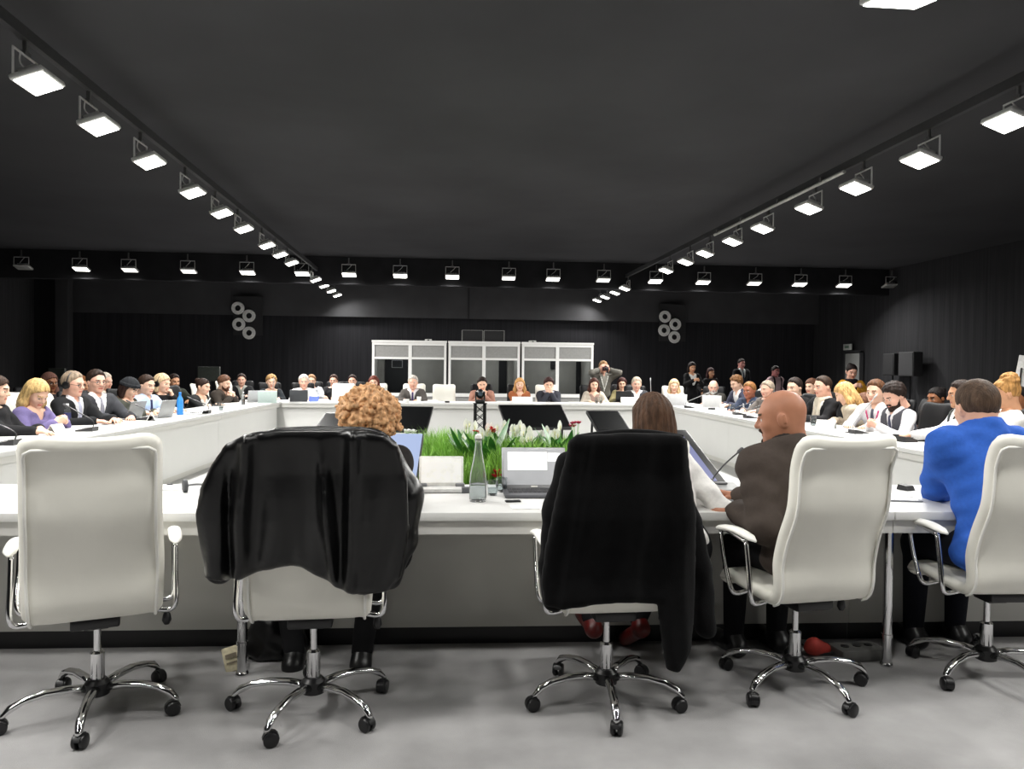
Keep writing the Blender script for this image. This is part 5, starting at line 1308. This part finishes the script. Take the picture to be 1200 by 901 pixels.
behind('man in a dark suit facing us behind the bearded man', GL, 283, 445, 17.6, 190, hair=('short', '2a1c16'), top=('suit', '17181a', '8a8c86', None), arms='table', lean=8, skin='pink')
# far table
F = ('y', 15.82)
S('person with short sandy hair, dark jacket and pink collar', GF, 318, 448, F, sex='f', hair=('tousled', '9a7a50'), top=('open', '22262a', 'd9a5a5'), arms='type', lean=12, turn=18, hs=1.12)
S('grey-haired person in a white shirt behind a dark laptop', GF, 356, 447, F, hair=('short', 'd6d0c8'), top=('shirt', 'ecebe8', 'ecebe8', None), extras=(('lanyard', '9aa0a8'),), arms='type', lean=10, turn=14, skin='pink', hs=1.14)
S('person half hidden by the grey-haired one in a white shirt', GF, 365, 447, ('y', 17.3), hair=('short', '8a6a4c'), top=('sweater', 'b9bcc2'), arms='table', lean=6, turn=8)
S('person peeking over the left corner of the empty white chair', GF, 391, 446, ('y', 17.6), hair=('short', '3a2820'), top=('sweater', '242426'), arms='table', lean=6, skin='pink')
S('person peeking past the other corner of the empty white chair', GF, 413, 447, ('y', 17.6), hair=('short', '2a1c18'), top=('suit', '1e1e22', 'dcdad6', None), arms='table', lean=6, skin='pink')
S('person with red-brown hair and a black-and-white top', GF, 438, 450, F, sex='f', hair=('long', '5e2c20'), top=('open', '17171a', 'efece8'), arms='table', lean=10, hs=1.12)
S('grey-haired man in a grey suit and purple tie', GF, 484, 448, F, hair=('short', 'c4bdb4'), top=('suit', '55514e', 'd9d4d6', '4a3a66'), arms='table', lean=8, skin='pink', hs=1.14)
S('dark-haired person in a pinkish jacket behind the camera post', GF, 565, 451, F, hair=('short', '241a16'), top=('open', 'a87c6c', '8a6458'), arms='up', lean=14, hpitch=18, hs=1.14)
S('person with long blonde hair and a rust top', GF, 609, 455, F, sex='f', hair=('long', 'c2935c'), top=('blouse', 'a4623e'), arms='cross', lean=16, hs=1.08)
S('dark-haired man in a grey suit with both hands at his mouth', GF, 643, 452, F, hair=('thick', '3a2220'), top=('suit', '3a3c44', 'b9bccb', None), arms='mouth', lean=14, hpitch=14, hs=1.12)
S('person with long brown hair in a cream jacket', GF, 696, 456, F, sex='f', hair=('long', '45261e'), top=('open', 'b8aea0', '9a7f74'), arms='table', lean=10, hs=1.08)
S('person with brown hair in an olive top behind the table', GF, 729, 450, ('y', 17.0), sex='f', hair=('bob', '3c1f1c'), top=('blouse', '8f8660'), arms='type', lean=8, turn=-10)
S('grey-haired man in a dark suit with an open white collar', GF, 746, 450, F, hair=('short', 'b0a492'), top=('suit', '3e3e42', 'eeeeec', None), arms='table', lean=10, skin='pink', turn=-8, hs=1.16)
S('blonde person in white behind the white laptop', GF, 790, 455, F, sex='f', hair=('long', 'd0b48c'), top=('sweater', 'dcd8d0'), arms='type', lean=16, turn=-12, hs=1.12)
# side by the grey door
behind('white-bearded balding man in a dark grey suit', GR, 836, 455, 15.55, 158, hair=('fringe', 'd8d4cc'), top=('suit', '3c3a36', '6a6a66', '2a2a2c'), extras=(('beard', 'd9d6d0'),), arms='cross', lean=24, skin='pink', hs=1.18)
S('curly brown-haired man bending in behind the lanyard wearer', GR, 863, 449, ('x', 5.05), hair=('tousled', '6a4a2e'), top=('suit', '3e4050', 'e6e6e6', None), arms='reachL', lean=30, turn=18, hpitch=20, skin='fair', hs=1.12)
S('person in a navy jacket with a white lanyard', GR, 878, 459, ('x', 4.84), sex='m', skin='9c6048', hair=('short', '8a6038'), top=('suit', '3a4254', '3a4254', None), extras=(('lanyard', 'dfe2e6'),), arms='table', lean=18, turn=38, hs=1.14)
S('grey-haired person hidden behind the bald head', GR, 899, 456, ('x', 4.85), hair=('short', '9a8c7c'), top=('sweater', '6a6460'), arms='table', lean=14, turn=24, skin='pink')
S('dark-haired man in black seen over the bald head', GR, 931, 454, ('x', 4.9), hair=('short', '2a201c'), top=('suit', '1c1b1c', '3a3a3c', None), arms='table', lean=10, turn=28, skin='fair', hs=1.15)
S('person in white with brown hair in the second row', GR, 951, 453, ('x', 5.9), sex='f', skin='fair', hair=('bob', '5a3a2a'), top=('sweater', 'e2ded8'), arms='table', lean=8, turn=30)
S('short-haired man with a pale scarf over a black jacket', GR, 964, 453, ('x', 4.82), hair=('crop', '35271e'), top=('open', '1d1d1f', 'e4e0d8'), extras=(('scarf', 'cfc6b4'),), arms='table', lean=8, turn=12, skin='pink', hs=1.15)
S('blonde person bent down with a fringed pale scarf', GR, 990, 461, ('x', 4.86), sex='f', hair=('long', 'c8a06a'), top=('sweater', 'b5aa98'), extras=(('scarf', 'd4c9b2'),), arms='cross', lean=34, hpitch=34, turn=-30, hs=1.12)
S('person in a navy jacket bent deep over the table', GR, 1014, 473, ('x', 5.2), hair=('short', '6a4a3a'), top=('suit', '1b1d26', '2a2a30', None), arms='cross', lean=44, hpitch=40, turn=-20, skin='pink')
S('man in a white shirt with a pink lanyard', GR, 1026, 459, ('x', 4.92), hair=('short', '5a3c28'), top=('shirt', 'e9e8ea', 'e9e8ea', '4a4a58'), extras=(('lanyard', 'c9527e'),), arms='table', lean=16, turn=32, hpitch=8, skin='fair', hs=1.15)
S('dark-haired bearded man in a grey vest looking down', GR, 1048, 464, ('x', 4.76), hair=('thick', '241a16'), top=('vest', '4c4c52', 'eceaec', '3e4258'), extras=(('beard', '2a1c16'),), arms='clasp', lean=20, turn=8, hpitch=26, skin='pink', hs=1.18)
S('dark-skinned person in black resting the chin on a hand', GR, 1097, 467, ('x', 5.85), sex='f', skin='brown', hair=('bun', '120d0c'), top=('sweater', '1d1c1e'), arms='chin', lean=12, turn=14)
S('person in a white shirt and grey waistcoat behind the blue suit', GR, 1126, 462, ('x', 4.84), hair=('short', '2a1e18'), top=('vest', '3a3d3c', 'efeeee', None), arms='reachL', lean=10, turn=-16, skin='tan')
S('person with curly light brown hair in white by the picture edge', GR, 1178, 461, ('x', 4.95), hair=('afro_puff', 'a87c48'), top=('sweater', 'efede8'), arms='table', lean=14, turn=-25, skin='tan')
S('dark-skinned person in white half cut by the picture edge', GR, 1193, 468, ('x', 5.75), hair=('crop', '120e0d'), top=('sweater', 'f0eff0'), arms='table', lean=12, turn=20, skin='brown')
# standing at the back
def stand(label, px, py, Y, rz, **kw):
    kw.setdefault('h', .015); kw.setdefault('hs', 1.1)
    return person(label, GS, at_y(px, py, Y), R(rz), sit=False, lean=kw.pop('lean', 2), **kw)
ph = stand('photographer in a grey jacket holding a camera to the face', 707, 431, 17.0, 182, hair=('short', '8a6a48'), top=('suit', '66645e', '8a8880', None), extras=(('lanyard', 'e6e6e2'),), arms='camera', skin='pink', legs='2a2a2e')
stand('person in black with a white shirt front, hands held together', 811, 431, 20.0, 185, sex='f', hair=('bob', '1c1210'), top=('open', '0f0f11', 'd9d9d6'), arms='phone', skin='tan', hpitch=14, legs='101012')
stand('dark-haired person mostly hidden above the white-bearded man', 833, 438, 20.8, 190, sex='f', hair=('long', '2a1010'), top=('sweater', '121113'), arms='down', skin='tan', legs='101012')
stand('tall man in a dark suit with a pale shirt and dark tie', 869, 426, 21.0, 190, hair=('short', '1c1412'), top=('suit', '121315', 'c4cac8', '1e2a38'), arms='down', skin='b98078', legs='101012')
stand('person in a pink shirt with dark straps over the shoulders', 909, 436, 19.5, 195, hair=('short', '1a1210'), top=('sweater', 'c0a4a8'), extras=(('straps', '1c1a1c'),), arms='down', skin='a86a68', legs='1a1a1e')
stand('person in a yellow coat and dark scarf looking down', 998, 437, 13.2, 170, sex='f', hair=('bun', '1c1210'), top=('blouse', 'c08a2c'), extras=(('scarf', '17141a'),), arms='phone', skin='pink', hpitch=18, legs='1a1a1e')
# the camera held by the photographer
ph_h = at_y(707, 431, 17.0); q = ph_h + Vector((0, -.235, -.02))
e = empty('handheld_camera', q, 0, 'dark handheld camera at the face of the standing photographer', 'camera')
b = MB(); b.box((0, 0, 0), (.14, .07, .09), bev=.012); b.box((0, 0, .05), (.05, .05, .03), bev=.008); b.build('camera_body', M('camera red-black', '3a1418', .4), e)
b = MB(); b.lathe([(.035, .03), (.036, .10), (.028, .105)], 16, TR((0, 0, -.005), rx=PI / 2)); b.build('lens', BLACKP, e)
# empty chairs behind the far table
for px, lab in ((400, 'empty white chair at the far table between two peeking heads'), (520, 'empty white chair at the far table next to the grey-suited man')):
    p = at_ty(px, 450, 15.62); bg_chair(p.x, p.y, PI + TA, lab)
for (px, py, v, lab, turn) in ((50, 470, -4.85, 'empty white chair behind the purple-topped blonde person', -20), (275, 452, -4.95, 'empty white chair back beside the bearded man', -30)):
    p = at_tx(px, py, v); bg_chair(p.x, p.y, R(-90 + turn), lab)

# ------------------------------------------------------------------ things on the ring of tables
def T3(px, py):
    p = at_z(px, py, TZ); x, y = p.dot(TX), p.dot(TY)
    if y > 12.5 and IX0 + .2 < x < IX1 - .2: k = max(y, FY0 + .13) / y; x *= k; y *= k
    elif x < 0: x = min(x, IX0 - .13)
    elif y < 14.6: x = max(x, IX1 + .13)
    return tw(x, y, TZ)
RL, RF_, RR_ = R(-90), PI, R(90)
BK = BLACKP
mic(T3(9, 521), RL, 'microphone base at the picture edge in front of the black-sleeved hand', .30, tilt=60)
slab('phone', T3(22, 516), R(60), (.15, .075, .009), BK, 'black phone between the black-sleeved hand and the empty chair', 'phone', 'phones on the ring')
slab('paper', T3(46, 510), R(80), (.30, .21, .004), PAPER, 'white papers under the hands of the purple-topped person', 'paper', 'papers on the ring')
name_card(T3(66, 508), RL, 'white name card in front of the purple-topped person')
bottle(T3(79, 498), 'water bottle with navy label in front of the headphones man', '2b2f5c', 'f0f0f2', h=.23, r=.034)
mic(T3(102, 505), RL, 'dark microphone in front of the headphones man', .28, tilt=55)
slab('paper', T3(116, 499), R(75), (.28, .2, .004), PAPER, 'paper sheets beside the forearm of the charcoal-suited man', 'paper', 'papers on the ring')
slab('phone', T3(126, 498), R(70), (.15, .075, .009), BK, 'black phone beside the forearm of the charcoal-suited man', 'phone', 'phones on the ring')
laptop(T3(146, 491), R(-100), 'grey laptop in front of the person in a beanie', '8f9090', 'c9d2dc', 110)
name_card(T3(177, 492.5), R(-70), 'white name card before the pale blue shirt')
mic(T3(170, 492), RL, 'dark microphone before the pale blue shirt', .26, tilt=60)
laptop(T3(184, 489), R(-104), 'silver laptop beside the blue bottle', 'a9aaab', 'c9d2dc', 106, .31, .225)
bottle(T3(211, 486), 'tall bright blue bottle standing on the white table', '2f86d8', '2f86d8', M('blue bottle', '2f86d8', .35), .30, .040)
laptop(T3(226, 485), R(-75), 'white laptop seen edge-on next to the blue bottle', 'e4e4e2', 'dfe6ee', 118)
mic(T3(239, 484), RL, 'dark microphone in front of the person leaning on folded arms', .26, tilt=62)
tumbler(T3(259, 481), 'water glass between the leaning person and the bearded man', None, .036, .11)
bottle(T3(285, 474), 'clear bottle in front of the bearded man', None, 'e8e8ea', h=.22)
laptop(T3(298, 471), R(-150), 'silver laptop open at the corner beyond the bearded man', 'b9babb', 'dfe6ee', 112)
laptop(T3(319, 472), PI + R(12), 'pale teal laptop of the sandy-haired person', 'cfe0dd', 'dfe6ee', 108)
mic(T3(331, 471), RF_, 'microphone beside the sandy-haired person', .38, tilt=20, neckc='b5b5b5')
laptop(T3(350, 472), PI + R(10), 'dark laptop of the grey-haired person in white', '4a4c50', 'c9d2dc', 108)
tumbler(T3(345, 472), 'clear glass beside the dark laptop', None, .034, .10)
e = name_card(T3(368, 471.3), RF_, 'blue name card next to the dark laptop', .18, .10); e.data.materials[0] = M('blue card', '4a62c4', .6)
name_card(T3(379, 471.3), RF_, 'low white name card before the empty white chair', .2, .05)
tumbler(T3(476, 471.5), 'white bowl-like cup before the hands of the grey-suited man', 'e9e9e6', .06, .06)
tumbler(T3(491, 471.5), 'white paper cup before the grey-suited man', 'efefec', .042, .11)
slab('card_reader', T3(524, 472.5), 0, (.09, .05, .03), BK, 'tiny black device before the second empty white chair', 'box')
name_card(T3(507, 471.5), RF_, 'white name card between the grey suit and the empty chair', .2, .05)
slab('paper', T3(592, 472), 0, (.3, .2, .03), PAPER, 'stack of white papers beside the rust-topped person', 'paper', 'papers on the ring')
name_card(T3(612, 472), RF_, 'white name card before the rust-topped person', .40, .12)
slab('paper', T3(676, 473), 0, (.3, .2, .03), PAPER, 'stack of white papers between the two table neighbours of the photographer', 'paper', 'papers on the ring')
for k, px in enumerate((699, 704)): tumbler(T3(px, 473.5), 'clear glass before the cream jacket, the %s of the pair' % ('one under the chin' if k == 0 else 'one nearer the photographer'), None, .034, .13)
name_card(T3(738, 473), RF_, 'broad white name card before the open white collar', .36, .13)
laptop(T3(729, 471), PI, 'black laptop of the olive-topped person', '141416', 'c9d2dc', 100)
mic(T3(762, 473), RF_, 'slim pale microphone between the dark suit and the blonde person', .42, tilt=8, neckc='c9c9c9')
laptop(T3(792, 475), PI - R(12), 'white laptop of the blonde person', 'e6e6e8', 'dfe6ee', 106, .38, .22)
mic(T3(808, 478), R(60), 'long grey microphone pointing at the white-bearded man', .40, tilt=62, neckc='a5a5a5')
laptop(T3(834, 477), PI - R(20), 'white laptop of the white-bearded man', 'e9e9e9', 'dfe6ee', 100, .34, .215)
slab('card_reader', T3(834, 480), R(160), (.12, .06, .03), BK, 'black device in front of the laptop of the white-bearded man', 'box')
tumbler(T3(846, 481), 'white cup beside the white-bearded man', 'efefec', .042, .11)
tumbler(T3(858, 482), 'clear glass beside the reaching hand of the curly-haired man', None, .045, .12)
slab('paper', T3(870, 484), R(70), (.3, .22, .012), PAPER, 'white papers in front of the white lanyard', 'paper', 'papers on the ring')
mic(T3(866, 486), RR_, 'black microphone in front of the white lanyard', .26, tilt=66)
mic(T3(879, 490), RR_, 'black microphone just before the face of the bald man', .26, tilt=66)
tumbler(T3(953, 499), 'water glass behind the collar of the bald man', None, .036, .12)
name_card(T3(968, 502), RR_ + R(40), 'white name card behind the collar of the bald man', .22, .10)
mic(T3(1006, 508), RR_, 'dark-based microphone before the pink lanyard', .40, tilt=34, neckc='b5b5b5')
slab('phone', T3(996, 507), R(80), (.15, .075, .009), BK, 'black phone beside the dark-based microphone', 'phone', 'phones on the ring')
slab('paper', T3(1030, 510), R(85), (.30, .21, .006), PAPER, 'white papers under the hands of the grey-vested man', 'paper', 'papers on the ring')
p = T3(1058, 517); e = empty('conference_unit', p, RR_ + R(10), 'black conference unit in front of the grey-vested man', 'conference unit')
b = MB(); b.rings([[(x, -.07, 0), (x, -.07, .02), (x, .02, .05), (x, .07, .05), (x, .07, 0)] for x in (-.11, .11)]); b.build('unit_body', BK, e, False)
b = MB(); b.lathe([(.03, 0), (.03, .016), (.02, .022)], 16, None, (.04, .045, .048)); b.build('dial', BK, e)
b = MB(); b.box((-.04, -.02, .040), (.09, .05, .006), TR()); b.build('button_panel', KEY, e)
p = T3(1087, 516); e = empty('keyboard', p, RR_ + R(4), 'flat black keyboard on the table before the blue-suited man', 'keyboard')
b = MB(); b.box((0, 0, .010), (.20, .34, .018), bev=.005); b.build('tray', BK, e)
b = MB()
for i in range(5):
    for k in range(14): b.box((-.08 + i * .036, -.15 + k * .0232, .021), (.028, .018, .005))
b.build('keys', KEY, e, False)
# screens behind the second row
for (px, py, Y, w, lab) in ((67, 438, 13.6, .34, 'dark green-grey screen behind the headscarf wearer'), (245, 438, 18.2, .58, 'dark grey screen behind the bearded man')):
    p = at_y(px, py, Y); e = empty('screen_stand', (p.x, p.y, 0), R(-20), lab, 'screen', 'screens behind the second row')
    b = MB(); b.box((0, 0, p.z), (w, .04, w * .56), bev=.01); l = b.build('housing', M('screen housing', '3c403c', .6), e)
    b = MB(); b.box((0, -.021, p.z), (w - .04, .004, w * .56 - .04)); b.build('screen', M('screen dull', '454a45', .4), l)
    b = MB(); b.tube([(0, .03, .02), (0, .03, p.z)], .02); b.lathe([(.2, 0), (.2, .02), (.03, .04)], 18); b.build('stand', BLACKM, e)
e = empty('flip_chart', (at_y(1222, 450, 9.2).x, 9.2, 0), R(-35), 'white flip chart board at the picture edge beyond the blue-suited man', 'flip chart')
T = TR((0, 0, 1.15), rx=R(-12), ry=R(9)); b = MB(); b.box((0, 0, 0), (.66, .025, .95), T, bev=.008); b.build('board', M('white board', 'ecebe8', .4), e)
b = MB()
for sx in (-.28, .28): b.tube([T @ Vector((sx, -.02, .3)), (sx * 1.3, -.28, 0)], .014, 8)
b.tube([T @ Vector((0, .02, .3)), (0, .45, 0)], .014, 8); b.build('easel_leg', CHROME, e)

# ------------------------------------------------------------------ air of the room
wd = bpy.data.worlds.new('world'); SC.world = wd; wd.use_nodes = True
wd.node_tree.nodes['Background'].inputs['Color'].default_value = (.02, .02, .021, 1); wd.node_tree.nodes['Background'].inputs['Strength'].default_value = 1.0
SC.cycles.max_bounces = 7; SC.cycles.diffuse_bounces = 4; SC.cycles.glossy_bounces = 3; SC.cycles.transmission_bounces = 6; SC.cycles.transparent_max_bounces = 6
SC.cycles.caustics_reflective = False; SC.cycles.caustics_refractive = False; SC.cycles.sample_clamp_indirect = 4
SC.view_settings.exposure = 0.0
